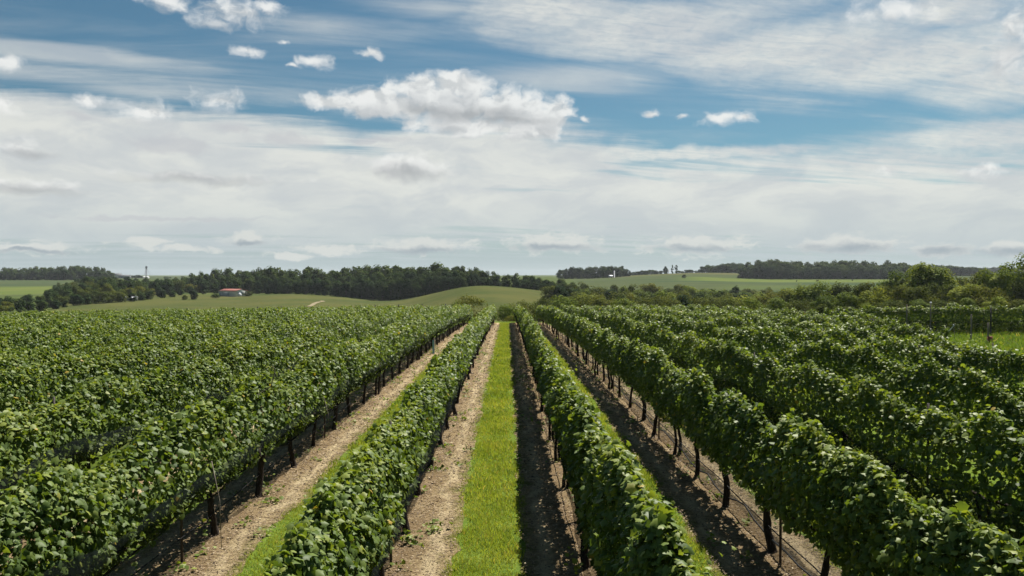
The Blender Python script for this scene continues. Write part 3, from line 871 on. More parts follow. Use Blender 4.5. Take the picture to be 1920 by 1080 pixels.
make_hedge(-4.38, 1.0, 91.0, 11, 'second vine hedge from the bright grass strip towards the barn, netted along its sunlit side', 0.78, 2.02, 0.30, 0.06,
           nets=[(1, 0.72, 1.25, 0.40, 3, 80)], phase=11.6, post_phase=10.2, wires=True, hem=True)
make_hedge(-1.56, 0.5, 91.0, 23, 'slim vine hedge lit along the grass strip, its sunlit side facing the strip', 0.80, 1.92, 0.27, 0.06,
           nets=[(1, 0.70, 1.25, 0.35, 3, 80)], phase=9.3, post_phase=10.0, wires=True)
make_hedge(1.08, 0.5, 91.0, 37, 'vine hedge whose dark shaded side faces the bright grass strip', 0.86, 1.98, 0.24, 0.06,
           nets=[(-1, 0.80, 1.32, 0.33, 3, 80)], phase=10.0, post_phase=10.3, wires=True)
make_hedge(3.65, 1.0, 91.0, 41, 'second vine hedge out on the shaded side of the grass strip, thick trunks, hanging net', 0.76, 1.93, 0.25, 0.06,
           nets=[(1, 0.28, 0.95, 0.62, 3, 60)], phase=10.4, post_phase=10.1, wires=True)
for k, x in enumerate(HEDGE_X[4:]):
    ys0 = {14.35: 22.0, 16.90: 29.0, 19.55: 38.0}.get(x, abs(x) * 1.25 - 4.5)
    make_hedge(x, ys0, 91.0, 50 + 7 * k, f'bushy vine hedge, {ORD[k + 2]} from the grass strip towards the tall light green trees', 0.50, 1.92, 0.27, 0.09,
               phase=10 + 0.7 * k, post_phase=11.3 + k, nets=[(1, 0.30, 0.9, 0.5, 3, 60), (-1, 0.45, 1.1, 0.36, 3, 60)] if k == 0 else (),
               thin=(lambda t: np.where((t < 29) & (np.mod(t, 2.3) < 0.5), 0.05, 1.0)) if x == 14.35 else None, end_drop=True)
for k, x in enumerate(LEFT_X):
    ys0 = max(1.0, abs(x) * 1.25 - 4.5)
    if ys0 > 88:
        continue
    make_hedge(x, ys0, 91.0, 150 + 5 * k, f'dense sunlit vine hedge, {ORD[k + 2]} from the grass strip towards the barn', 0.72, 1.95, 0.29, 0.07,
               trunks=(k == 0), nets=[(1, 0.62, 1.22, 0.48, 3, 60)] if k < 2 else (), phase=11 + 0.4 * k, post_phase=12 + k)

# bare canes arching out of the netted hedge
hedge_a = [o for o in bpy.data.objects if o.name == 'vine_hedge'][0]
for (cy, x0_, z0_, x1_, z1_) in ((9.2, 0.30, 1.35, 0.62, 0.30), (11.9, 0.25, 1.95, 0.50, 2.35), (15.5, 0.28, 1.2, 0.55, 0.45)):
    b = MB()
    b.tube([(x0_ * 0.5, cy, z0_ - 0.1), (x0_ + 0.12, cy - 0.05, z0_ + 0.05), ((x0_ + x1_) / 2 + 0.10, cy - 0.15, (z0_ + z1_) / 2 + 0.08), (x1_, cy - 0.25, z1_)], [0.009, 0.008, 0.007, 0.004], 5)
    b.build('cane', M['post'], hedge_a, smooth=True)

# the two hedges of the next block, which run across
for k, (yy, xa, xb) in enumerate([(59.5, 25.0, 58.0), (62.3, 27.0, 62.0)]):
    make_hedge(xa, yy, yy + xb - xa, 301 + k, ['crosswise vine hedge with a dark lower half behind the grassy gap', 'crosswise vine hedge hidden behind the one at the grassy gap'][k], 0.16, 2.0, 0.36, 0.12, dens=1.7,
               turn=-math.pi / 2, end_drop=False, nets=[(1, 0.25, 1.15, 0.42, yy + 1, yy + xb - xa)] if k == 0 else (), group='crosswise vine hedges')

# ------------------------------------------------------------------ grass blades, litter and weeds between the rows
def blades(n, xr, yr, hmin, hmax, wid, seed, dens_fn=None):
    r = np.random.default_rng(seed)
    x = r.uniform(*xr, n); y = r.uniform(*yr, n)
    if dens_fn is not None:
        k = r.uniform(size=n) < dens_fn(x, y)
        x, y = x[k], y[k]; n = len(x)
    h = r.uniform(hmin, hmax, n) * (1 + 0.55 * vnoise2(x * 2.6 + 50, y * 2.0 + 50, seed))
    a = r.uniform(0, 2 * np.pi, n)
    w = wid * r.uniform(0.7, 1.3, n)
    dx, dy = np.cos(a) * w, np.sin(a) * w
    le = r.normal(0, 0.45, (n, 2)) * h[:, None]
    z = plane_z(x, y)
    v = np.stack([np.stack([x - dx, y - dy, z], 1), np.stack([x + dx, y + dy, z], 1), np.stack([x + le[:, 0], y + le[:, 1], z + h], 1)], 1).reshape(-1, 3)
    f = np.arange(3 * n).reshape(-1, 3)
    t = np.clip(0.46 + 0.20 * r.normal(size=n) + 0.24 * vnoise2(x * 1.3 + 20, y * 1.0 + 20, seed + 1) + 0.20 * vnoise2(x * 3.5 + 20, y * 2.2 + 20, seed + 2), 0, 0.95)
    t = np.where(r.uniform(size=n) < 0.04, 1.0, t)
    return v, f, np.repeat(t, 3)


def join(lst):
    off, V, Fs, T = 0, [], [], []
    for v, f, t in lst:
        V.append(v); Fs.append(f + off); T.append(t); off += len(v)
    return np.concatenate(V), np.concatenate(Fs), np.concatenate(T)


strips = []
hx = [-7.15] + HEDGE_X[:7]
for a, b in zip(hx[:-1], hx[1:]):
    strips.append((a + 0.80 - 0.10, b - 0.87 + 0.10))
gl = []
for k, (a, b) in enumerate(strips):
    mid = (a + b) / 2
    hw = (b - a) / 2
    edge = lambda x, y, mid=mid, hw=hw, k=k: np.clip((hw - np.abs(x - mid) + 0.20 * vnoise2(x * 3 + 9, y * 1.6 + 9, 60 + k) + 0.10 * vnoise2(x * 9 + 9, y * 6 + 9, 70 + k)) / 0.22, 0, 1)
    y0 = max(6.5, abs(mid) * 1.3)
    if abs(mid) < 3.5:
        for (ya, yb, dn, ha, hb_, w) in ((y0, 13, 2600, 0.03, 0.075, 0.005), (13, 22, 1500, 0.035, 0.085, 0.008), (22, 45, 560, 0.04, 0.09, 0.014), (45, 89, 200, 0.05, 0.10, 0.024)):
            gl.append(blades(int(dn * (b - a) * (yb - ya)), (a, b), (ya, yb), ha, hb_, w, 400 + k, edge))
    else:
        gl.append(blades(int(380 * (b - a) * (40 - y0)), (a, b), (y0, 40), 0.04, 0.09, 0.014, 420 + k, edge))
gv, gf_, gt_ = blades(60000, (12, 48), (22, 70), 0.08, 0.30, 0.03, 450, lambda x, y: np.where(x > 13.5 + (y - 20) * 0.22, 1.0, 0.0))
gl.append((gv, gf_, np.where(gt_ < 0.96, gt_ * 0.12, gt_)))
v, f, t = join(gl)
tag(link('grass', mesh_np('grass', v, f, M['grass_blade'], t)), 'short grass growing in strips between the vine hedges and in the grassy gap', 'grass', kind='stuff')

# dry leaves, prunings and chips on the soil
r = np.random.default_rng(91)
ll = []
for x0 in (-4.38, -1.56, 1.08, 3.65):
    wl, wr = SOIL[x0]
    for (ya, yb, dn, s) in ((max(5, abs(x0)), 14, 620, 0.026), (14, 24, 330, 0.038), (24, 45, 110, 0.06), (45, 80, 40, 0.09)):
        if yb <= ya:
            continue
        n = int(dn * (wl + wr) * (yb - ya))
        x = r.uniform(x0 - wl * 1.02, x0 + wr * 1.02, n); y = r.uniform(ya, yb, n)
        z = plane_z(x, y) + 0.045 + r.uniform(0, 0.025, n)
        nr = np.stack([np.zeros(n), np.zeros(n), np.ones(n)], 1) + r.normal(0, 0.35, (n, 3))
        tp = r.normal(0, 1, (n, 3)) * (1.0, 0.5, 0.2)
        tv = LEAF2 * (0.42, 1.0, 0.6)
        v, f, t = scatter(np.stack([x, y, z], 1), nr, tp, s * r.uniform(0.5, 2.0, n), np.clip(r.normal(0.36, 0.30, n), 0, 1), tv, LEAF2_F)
        ll.append((v, f, t))
v, f, t = join(ll)
tag(link('litter', mesh_np('litter', v, f, M['litter'], t)), 'dry leaf litter and wood chips scattered over the bare soil', 'litter', kind='stuff')

# low weeds and suckers on the soil under the hedges
wl_ = []
for x0 in (-4.38, -1.56, 1.08, 3.65):
    n = 95
    x = x0 + r.normal(0.1, 0.38, n); y = r.uniform(max(5, abs(x0)), 45, n)
    m = 14
    hh = np.where(r.uniform(size=n) < 0.18, r.uniform(0.25, 0.55, n), r.uniform(0.04, 0.13, n))
    X = np.repeat(x, m) + r.normal(0, 0.07, n * m); Y = np.repeat(y, m) + r.normal(0, 0.07, n * m)
    Z = plane_z(X, Y) + 0.03 + np.repeat(hh, m) * r.uniform(0, 1, n * m)
    nr = np.stack([np.zeros(n * m), np.zeros(n * m), np.ones(n * m)], 1) + r.normal(0, 0.5, (n * m, 3))
    v, f, t = scatter(np.stack([X, Y, Z], 1), nr, r.normal(0, 1, (n * m, 3)), r.uniform(0.03, 0.085, n * m), np.clip(r.normal(0.6, 0.15, n * m), 0, 0.9), LEAF1, LEAF1_F)
    wl_.append((v, f, t))
v, f, t = join(wl_)
tag(link('weeds', mesh_np('weeds', v, f, M['vine'], t)), 'low green weeds and vine suckers on the bare soil', 'weeds', kind='stuff')

# ------------------------------------------------------------------ trees
def crown_mesh(seed, h, rad, base, n, leaf, matname, clumps=16, airy=0.0, squash=1.0):
    """leaf clumps spread through an uneven crown; height h, crown from base*h up"""
    r = np.random.default_rng(seed)
    zc = h * (base + (1 - base) * 0.52)
    rz = h * (1 - base) * 0.5
    cs = []
    for k in range(clumps):
        th, ph = r.uniform(0, 2 * np.pi), math.acos(r.uniform(-0.9, 1))
        q = r.uniform(0.45, 0.80)
        cr = rad * r.uniform(0.30, 0.52)
        cs.append((rad * q * math.sin(ph) * math.cos(th), rad * q * math.sin(ph) * math.sin(th), zc + rz * q * math.cos(ph) * squash, cr, cr * min(1.1, rz / rad) * r.uniform(0.65, 1.0)))
    cs = np.array(cs)
    w = cs[:, 3] ** 2
    ci = r.choice(len(cs), n, p=w / w.sum())
    d = r.normal(0, 1, (n, 3)); d /= np.linalg.norm(d, axis=1, keepdims=True)
    d[:, 2] = np.where(r.uniform(size=n) < 0.6, np.abs(d[:, 2]), d[:, 2])
    rr = np.clip(1 - np.abs(r.normal(0, 0.22 + airy, n)), 0.1, 1.15)
    p = cs[ci, :3] + d * rr[:, None] * np.stack([cs[ci, 3], cs[ci, 3], cs[ci, 4]], 1)
    nr = d * 1.0 + np.array([0, 0, 0.30]) + r.normal(0, 0.30, (n, 3))
    zb_, zt_ = np.quantile(p[:, 2], 0.02), np.quantile(p[:, 2], 0.985)
    k_ = (h - h * base) / (zt_ - zb_)
    p[:, 2] = h * base + (p[:, 2] - zb_) * k_
    cs[:, 2] = h * base + (cs[:, 2] - zb_) * k_
    ct = r.normal(0, 0.13, len(cs))
    t = np.clip(0.45 + ct[ci] + 0.20 * r.normal(size=n), 0, 1)
    v, f, t = scatter(p, nr, r.normal(0, 1, (n, 3)), leaf * r.uniform(0.6, 1.4, n), t, LEAF2 - (0, 0.5, 0), LEAF2_F)
    return v, f, t, cs


def limbs(b, cs, h, base, seed, tr, k=7):
    r = random.Random(seed)
    top = np.array((r.uniform(-.03, .03) * h, r.uniform(-.03, .03) * h, h * 0.72))
    b.tube([(0, 0, -0.5), (0.01 * h, 0, h * base * 0.6), (-0.01 * h, 0.01 * h, h * base * 1.1), top], [tr * 1.25, tr, tr * 0.85, tr * 0.25], 7)
    for c in cs[:k]:
        z0 = h * (base * r.uniform(0.6, 1.2) + 0.03)
        a = np.array((0, 0, z0)); e = np.array(c[:3])
        mid = a * 0.5 + e * 0.5 + np.array((0, 0, 0.03 * h))
        b.tube([a, mid, e], [tr * 0.55, tr * 0.38, tr * 0.12], 5)


def far_tree_mesh(name, seed, h, rad, base, n, leaf, leafmat, clumps, squash=1.0):
    """one mesh: crown and trunk, for trees that stand only a few pixels tall"""
    v, f, t, cs = crown_mesh(seed, h, rad, base, n, leaf, leafmat, clumps, 0.0, squash)
    b = MB(); limbs(b, cs, h, base, seed, 0.022 * h, 3)
    bv = np.concatenate(b.v)
    f4 = np.array(b.f4) + len(v); f3 = np.array(b.f3) + len(v)
    faces = [np.concatenate([f, f3]), f4]
    mi = np.concatenate([np.zeros(len(f)), np.ones(len(f3)), np.ones(len(f4))])
    return mesh_np(name, np.concatenate([v, bv]), faces, tint=np.concatenate([t, np.zeros(len(bv))]), mats=[M[leafmat], M['tree_bark']], mat_idx=mi)


H0 = 12.0
WOOD = [far_tree_mesh('broadleaf_tree', 500 + k, H0, 4.4 + 0.5 * (k % 3), 0.0 + 0.02 * (k % 2), 3600, 0.62, 'wood_leaf', 22 + k % 4) for k in range(8)]
SCRUBT = [far_tree_mesh('scrub_tree', 540 + k, H0, 5.6 + 0.6 * (k % 3), 0.02, 3600, 0.60, 'scrub_leaf', 26) for k in range(5)]
LIGHTT = [far_tree_mesh('scrub_tree', 560 + k, H0, 5.4 + 0.6 * (k % 3), 0.02, 3600, 0.60, 'bright_leaf', 26) for k in range(4)]
CONE = [far_tree_mesh('conifer_tree', 580 + k, H0, 2.0, 0.05, 700, 0.8, 'wood_leaf', 14, 1.2) for k in range(2)]
rt = random.Random(5)
WOODRAW = [crown_mesh(500 + k, H0, 4.6 + 0.5 * (k % 3), 0.02, 1100, 0.95, 'wood_leaf', 15 + k % 4)[:3] for k in range(5)]
REAR = []


def rear_tree(px, d, top, wscale=1.0):
    x, y, z = at(px, d)
    h = max(1.2, EYE - d * (top - HOR) / F - z)
    s = h / H0
    w = s ** 0.75 * rt.uniform(0.85, 1.15) * wscale
    v, f, t = WOODRAW[rt.randrange(5)]
    a = rt.uniform(0, 6.28)
    vx = (v[:, 0] * math.cos(a) - v[:, 1] * math.sin(a)) * w + x
    vy = (v[:, 0] * math.sin(a) + v[:, 1] * math.cos(a)) * w + y
    REAR.append((np.stack([vx, vy, v[:, 2] * s + z], 1), f, t))




def far_tree(protos, px, d, top, label, group, name, cat='tree', wscale=1.0):
    x, y, z = at(px, d)
    h = EYE - d * (top - HOR) / F - z
    h = max(1.2, h)
    o = link(name, protos[rt.randrange(len(protos))], None, (x, y, z))
    s = h / (H0 * 1.0)
    w = s ** 0.75 * rt.uniform(0.85, 1.15) * wscale
    o.scale = (w, w, s)
    o.rotation_euler = (0, 0, rt.uniform(0, 6.28))
    return tag(o, label, cat, group)


def prof(lst, px):
    return float(np.interp(px, [a for a, _ in lst], [b for _, b in lst]))


# the long dark wood behind the meadow and the knoll
TOPW = [(335, 517), (360, 513), (400, 508), (430, 506), (470, 503), (560, 502), (640, 503), (700, 502), (740, 500), (780, 498), (830, 497), (870, 499), (900, 505), (930, 507), (950, 513), (975, 517), (1000, 517), (1030, 521), (1075, 526)]
DW = [(335, 470), (400, 455), (450, 440), (560, 425), (640, 425), (700, 415), (750, 405), (800, 385), (850, 372), (900, 365), (1000, 362), (1075, 350)]
for row in range(4):
    px = 338 + row * 7
    while px < 1078:
        d = prof(DW, px) + row * 13 + rt.uniform(-4, 4)
        top = prof(TOPW, px) + (3 - row) * 7.0 * (0.3 + 0.7 * min(1, abs(1078 - px) / 300)) + rt.uniform(-2.5, 6.0)
        if row > 1:
            rear_tree(px, d, top)
        else:
            far_tree(WOOD, px, d, top, 'dark green broadleaf tree packed into the long wood behind the meadow', 'trees of the long wood behind the meadow', 'woodland_tree')
        px += rt.uniform(13, 22) + row * 1.5

# hedgerow trees round the barn and down to the lower corner of the meadow
TOPL = [(-20, 556), (60, 556), (100, 545), (150, 536), (200, 527), (260, 528), (330, 528), (380, 532), (410, 536)]
for row, dd in enumerate((0, 22, 50)):
    px = -15 + row * 9
    while px < (410 if row else 335):
        d = float(np.interp(px, [-20, 60, 140, 250, 335, 410], [225, 240, 300, 330, 385, 420])) + dd
        top = prof(TOPL, px) + (18 - row * 9) + rt.uniform(-3, 5)
        far_tree(WOOD if rt.random() < 0.7 else SCRUBT, px, d, top, 'bushy tree in the hedgerow between the vineyard and the barn', 'bushy hedgerow trees beside the barn', 'broadleaf_tree')
        px += rt.uniform(15, 26)
for row, (dd, tdy) in enumerate(((100, 0), (160, -3), (235, -6), (320, -9))):
    px = 95 + row * 6
    while px < 345:
        d = float(np.interp(px, [60, 140, 250, 335], [250, 300, 330, 385])) + dd
        top = float(np.interp(px, [95, 150, 205, 260, 345], [543, 529, 524, 529, 527])) + tdy + rt.uniform(-2, 4)
        far_tree(WOOD if rt.random() < 0.8 else SCRUBT, px, d, max(top, 519), 'tree in the thick belt rising from the barn hedgerow to the far wood', 'trees of the belt above the hedgerow', 'belt_tree')
        px += rt.uniform(15, 22)
TOPL2 = [(160, 519), (215, 527), (300, 524), (340, 522), (420, 520)]
px = 165
while px < 440:
    far_tree(WOOD, px, 460 + rt.uniform(-15, 15), prof(TOPL2, px) + rt.uniform(-1, 4), 'tree on the slope above the barn hedgerow', 'trees on the slope above the barn', 'broadleaf_tree')
    px += rt.uniform(14, 20)
# low round bushes at the meadow's edge
for i, (px, d, top, lab) in enumerate([(348, 345, 553, 'small round grey-green bush alone at the meadow edge'), (365, 350, 546, 'larger dark round bush beside the small grey one on the meadow edge'),
                                       (405, 372, 551, 'low spreading bush on the meadow in front of the barn'), (467, 398, 546, 'small round bush at the white gable end of the barn')]):
    far_tree(SCRUBT if i in (0, 3) else WOOD, px, d, top, lab, 'bushes round the barn', 'bush', 'bush', 1.5 if i == 2 else 1.0)

# wood on the far rise above the light green field
TOPF = [(-30, 506), (40, 502), (80, 500), (150, 499), (190, 502), (212, 510)]
for row in range(2):
    px = -30 + row * 6
    while px < 215:
        dd, tp = 810 + row * 25 + rt.uniform(-6, 6), prof(TOPF, px) + (1 - row) * 6 + rt.uniform(-1, 3)
        if row:
            rear_tree(px, dd, tp, 1.2)
        else:
            far_tree(WOOD, px, dd, tp, 'dark tree in the far wood above the light green field', 'trees of the far wood above the light green field', 'broadleaf_tree', 'tree', 1.2)
        px += rt.uniform(9, 14)

# the wood on the hill to the other side, and the trees along the crest
TOPR = [(1388, 492), (1420, 489), (1460, 487), (1520, 490), (1600, 490), (1660, 490), (1700, 493), (1730, 497)]
for row in range(3):
    px = 1392 + row * 5
    while px < 1735:
        dd, tp = 700 + row * 18 + rt.uniform(-5, 5), prof(TOPR, px) + (2 - row) * 4.5 + rt.uniform(-1, 4)
        if row:
            rear_tree(px, dd, tp, 1.25)
        else:
            far_tree(WOOD, px, dd, tp, 'very dark tree in the block of wood above the pale green field', 'trees of the dark wood block on the hill', 'broadleaf_tree', 'tree', 1.25)
        px += rt.uniform(10, 15)
for row in range(2):
    px = 1725
    while px < 1850:
        dd, tp = 900 + row * 60, prof([(1725, 499), (1760, 497), (1800, 500), (1850, 504)], px) + rt.uniform(-1, 2.5)
        if row:
            rear_tree(px, dd, tp, 1.2)
        else:
            far_tree(WOOD, px, dd, tp, 'distant dark tree behind the end of the hill wood', 'distant trees past the hill wood', 'broadleaf_tree', 'tree', 1.2)
        px += rt.uniform(9, 13)
px = 1800
while px < 1990:
    far_tree(WOOD, px, 1500 + rt.uniform(-40, 40), 502 + rt.uniform(-1, 1.5), 'small hazy tree on the farthest ridge', 'hazy trees on the farthest ridge', 'broadleaf_tree', 'tree', 1.6)
    px += rt.uniform(7, 10)
for lo, hi, d, tl, lab, grp in [(1052, 1186, 790, [(1052, 507), (1075, 502), (1110, 500), (1150, 499), (1170, 501), (1186, 507)], 'tree in the clump by the white house on the crest', 'trees by the white house on the crest'),
                                (1188, 1250, 850, [(1188, 509), (1220, 506), (1250, 506)], 'small tree in the low line along the crest of the hill', 'small trees along the crest'),
                                (1272, 1320, 860, [(1272, 507), (1320, 506)], 'small tree in the low line along the crest of the hill', 'small trees along the crest'),
                                (1322, 1392, 850, [(1322, 498), (1350, 496), (1392, 494)], 'rounded tree between the crest line and the dark wood block', 'rounded trees next to the dark wood block')]:
    px = lo
    while px < hi:
        far_tree(WOOD, px, d + rt.uniform(-12, 12), prof(tl, px) + rt.uniform(-1, 2), lab, grp, 'broadleaf_tree', 'tree', 1.9 if d > 845 else 1.2)
        px += rt.uniform(7, 11)
far_tree(WOOD, 1248, 845, 500, 'dark round tree standing taller than its neighbours on the crest', 'single trees of the far fields', 'broadleaf_tree')
far_tree(CONE, 1261, 850, 497, 'pointed conifer on the crest, one of a close pair', 'pair of conifers on the crest', 'conifer_tree')
far_tree(CONE, 1268, 850, 497, 'pointed conifer on the crest, one of a close pair', 'pair of conifers on the crest', 'conifer_tree')
far_tree(WOOD, 1283, 655, 515, 'lone small tree in the middle of the hill field', 'single trees of the far fields', 'broadleaf_tree')
far_tree(WOOD, 1495, 610, 527, 'tiny upright tree on the bright edge of the pale green field', 'single trees of the far fields', 'broadleaf_tree', 'tree', 0.6)
far_tree(WOOD, 1600, 640, 524, 'tiny tree near the end of the pale green field', 'single trees of the far fields', 'broadleaf_tree', 'tree', 0.6)
far_tree(SCRUBT, 1535, 620, 525, 'low shrub on the bright edge of the pale green field', 'single trees of the far fields', 'bush', 'bush', 1.4)
for px in range(243, 268, 4):
    far_tree(WOOD, px, 1210, 516.5 + rt.uniform(-1, 1), 'small tree in the windbreak by the grain elevator', 'windbreak trees by the grain elevator', 'broadleaf_tree', 'tree', 1.2)
for px in (311, 316, 321):
    far_tree(WOOD, px, 1180, 519 + rt.uniform(-.6, .6), 'low tree alone on the far field skyline', 'low trees on the far field skyline', 'broadleaf_tree', 'tree', 1.5)

# scrub filling the little valley beyond the vineyard
for (d, lo, hi, tl, step) in [(330, 1070, 1560, [(1070, 530), (1120, 538), (1200, 535), (1300, 538), (1400, 541), (1560, 545)], (15, 24)),
                              (270, 1030, 1560, [(1030, 536), (1100, 540), (1200, 545), (1300, 545), (1400, 547), (1560, 546)], (18, 28)),
                              (205, 1060, 1600, [(1060, 552), (1200, 551), (1300, 549), (1420, 550), (1600, 547)], (22, 34)),
                              (155, 1080, 1600, [(1080, 561), (1200, 559), (1300, 558), (1420, 558), (1600, 548)], (28, 42))]:
    px = lo
    while px < hi:
        q = rt.random()
        far_tree(SCRUBT if q < 0.55 else (LIGHTT if q < 0.75 else WOOD), px, d + rt.uniform(-14, 14), prof(tl, px) + rt.uniform(-3, 5), 'olive green scrub tree in the valley below the hill field', 'scrub trees in the valley', 'scrub_tree')
        px += rt.uniform(*step)


# nearer trees and bushes, each with its own trunk and crown
def near_protos(name, kind, count, n, leaf, base, rad, airy, clumps, seed, k=8):
    res = []
    for i in range(count):
        v, f, t, cs = crown_mesh(seed + i, 8.0, rad * (1 + 0.12 * (i % 3)), base, n, leaf, kind, clumps, airy)
        b = MB(); limbs(b, cs, 8.0, base, seed + i, 0.13, k)
        res.append((b.mesh('trunk', M['tree_bark'], True), mesh_np('crown', v, f, M[kind], t)))
    return res


NEAR = near_protos('tree', 'bright_leaf', 4, 4200, 0.34, 0.16, 3.3, 0.10, 26, 700)
NEARS = near_protos('tree', 'scrub_leaf', 4, 3800, 0.34, 0.10, 3.6, 0.12, 24, 720)
BUSH = near_protos('bush', 'scrub_leaf', 3, 3600, 0.34, 0.03, 4.4, 0.10, 24, 740)
BUSHG = near_protos('bush', 'bright_leaf', 3, 3600, 0.34, 0.03, 4.4, 0.10, 24, 760)


def near_tree(protos, px, d, top, label, group, name='tree', cat='tree', wscale=1.0):
    x, y, z = at(px, d)
    h = max(1.0, EYE - d * (top - HOR) / F - z)
    root = empty(name, (x, y, z), rt.uniform(0, 6.28))
    tag(root, label, cat, group)
    tm, cm = protos[rt.randrange(len(protos))]
    s = h / 8.0
    w = s ** 0.8 * wscale * rt.uniform(0.9, 1.1)
    for nm, me in (('trunk', tm), ('crown', cm)):
        o = link(nm, me, root)
        o.scale = (w, w, s)
    return root


near_tree(NEAR, 1725, 128, 498, 'tall light green tree rising above the scrub beside the hill wood', 'tall light green trees', 'tree', 'tree', 1.25)
near_tree(NEAR, 1690, 132, 512, 'light green tree leaning into the tall one in front of the hill wood', 'tall light green trees')
near_tree(NEAR, 1765, 126, 505, 'light green tree just past the tallest one, in front of the distant ridge', 'tall light green trees')
near_tree(NEAR, 1903, 118, 489, 'tallest thin tree at the picture edge, sky showing through its crown', 'tall light green trees', 'tree', 'tree', 0.8)
near_tree(NEAR, 1870, 116, 508, 'light green tree beside the thin tallest one at the picture edge', 'tall light green trees')
near_tree(NEAR, 1945, 118, 500, 'light green tree cut off by the picture edge', 'tall light green trees')
for (lo, hi, d, tl, step, pr) in [(1480, 2000, 140, [(1480, 549), (1530, 538), (1570, 533), (1640, 528), (1700, 520), (1800, 521), (1850, 517), (2000, 512)], (26, 40), None),
                                  (1500, 2000, 112, [(1500, 558), (1600, 549), (1700, 540), (1800, 536), (1900, 532), (2000, 530)], (34, 50), None),
                                  (1540, 2010, 96, [(1540, 572), (1700, 562), (1850, 560), (2010, 558)], (36, 52), None)]:
    px = lo
    while px < hi:
        q = rt.random()
        near_tree(NEARS if q < 0.45 else (NEAR if q < 0.75 else BUSH), px, d + rt.uniform(-7, 7), prof(tl, px) + rt.uniform(-5, 6), 'olive and brown-green tree in the thicket behind the crosswise vine hedge', 'thicket trees behind the crosswise hedge')
        px += rt.uniform(*step)
for (px, d, top, lab) in [(885, 118, 556, 'wide round bush with brownish top beyond the end of the vine hedges'), (862, 122, 565, 'smaller bush beside the wide round one beyond the hedges'),
                          (945, 106, 573, 'brown-green bush closing the far end of the grass strip'), (970, 108, 571, 'second brown-green bush at the far end of the grass strip'),
                          (958, 101, 592, 'low green bush at the grass strip\'s far end'), (985, 112, 566, 'brushy bush behind the end of the shaded hedge'),
                          (1018, 116, 561, 'brushy bush between two hedge ends beyond the headland'), (1050, 120, 558, 'brushy olive bush beyond the headland beside the knoll foot'),
                          (1085, 124, 556, 'brushy olive bush past the knoll foot'), (1125, 124, 559, 'brushy olive bush before the valley scrub'),
                          (1165, 122, 562, 'low olive bush before the valley scrub'), (1210, 122, 561, 'olive bush beyond the far hedge ends below the hill field'),
                          (1260, 122, 562, 'olive bush below the dark lone tree of the hill field'), (1310, 120, 560, 'olive bush beyond the last bushy hedge ends'),
                          (1360, 118, 561, 'olive bush below the near end of the dark wood block'), (1410, 118, 560, 'olive bush below the middle of the dark wood block'),
                          (1455, 114, 560, 'olive bush beside the thicket')]:
    near_tree(BUSH if rt.random() < 0.7 else BUSHG, px, d, top, lab, 'bushes beyond the headland', 'bush', 'bush', 0.95)

v, f, t = join(REAR)
tag(link('woodland', mesh_np('woodland', v, f, M['wood_leaf'], t)), 'closed tree canopy of the woods behind their front rows of trees', 'woodland', kind='stuff')

# ------------------------------------------------------------------ barn, farm, small things
def gable(name_wall, L, Wd, eave, ridge, over, wallmat, roofmat, root):
    w = MB()
    p = lambda x: [(x, -Wd / 2, 0), (x, Wd / 2, 0), (x, Wd / 2, eave), (x, 0, ridge), (x, -Wd / 2, eave)]
    v = p(-L / 2) + p(L / 2)
    w.add(v, [(0, 1, 6, 5), (1, 2, 7, 6), (0, 5, 9, 4), (0, 4, 2, 1), (4, 3, 2), (5, 6, 7, 9), (9, 7, 8)])
    w.build('wall', wallmat, root)
    ro = MB()
    hl = L / 2 + over
    for sgn in (-1, 1):
        y0, z0 = 0.0, ridge + 0.05
        y1 = sgn * (Wd / 2 + over); z1 = eave + 0.05 - over * (ridge - eave) / (Wd / 2)
        a = [(-hl, y0, z0), (hl, y0, z0), (hl, y1, z1), (-hl, y1, z1)]
        b = [(x, y, z + 0.12) for x, y, z in a]
        ro.add(a + b, [(0, 3, 2, 1), (4, 5, 6, 7), (0, 1, 5, 4), (1, 2, 6, 5), (2, 3, 7, 6), (3, 0, 4, 7)])
    ro.build('roof', roofmat, root)


bx, by, bz = at(438, 400)
barn = tag(empty('barn', (bx, by, bz - 0.15), math.radians(-27)), 'low barn with a red roof and white gable end on the meadow edge', 'barn')
gable('wall', 12.0, 8.0, 2.9, 3.9, 0.35, M['barnwall'], M['redroof'], barn)
b = MB(); b.box((-1.0, -4.03, 1.15), (5.6, 0.06, 2.3)); b.build('sliding_door', M['greydoor'], barn)
b = MB(); b.box((-4.9, -4.03, 1.2), (1.6, 0.05, 2.0)); b.build('side_panel', M['grey'], barn)
b = MB(); b.box((6.03, -1.2, 1.15), (0.06, 2.6, 2.2)); dr = b.build('gable_door', M['whiteplastic'], barn)
b = MB(); b.box((6.07, -1.2, 1.15), (0.04, 0.08, 2.2)); b.build('door_seam', M['grey'], dr)

# pale roof showing between the hedgerow trees
sx, sy, sz = at(246, 340)
shed = tag(empty('shed', (sx, sy, sz), 0.25), 'small pale-roofed shed half hidden among the hedgerow trees', 'shed')
gable('wall', 5.5, 3.5, 1.2, 1.8, 0.2, M['grey'], M['whiteplastic'], shed)

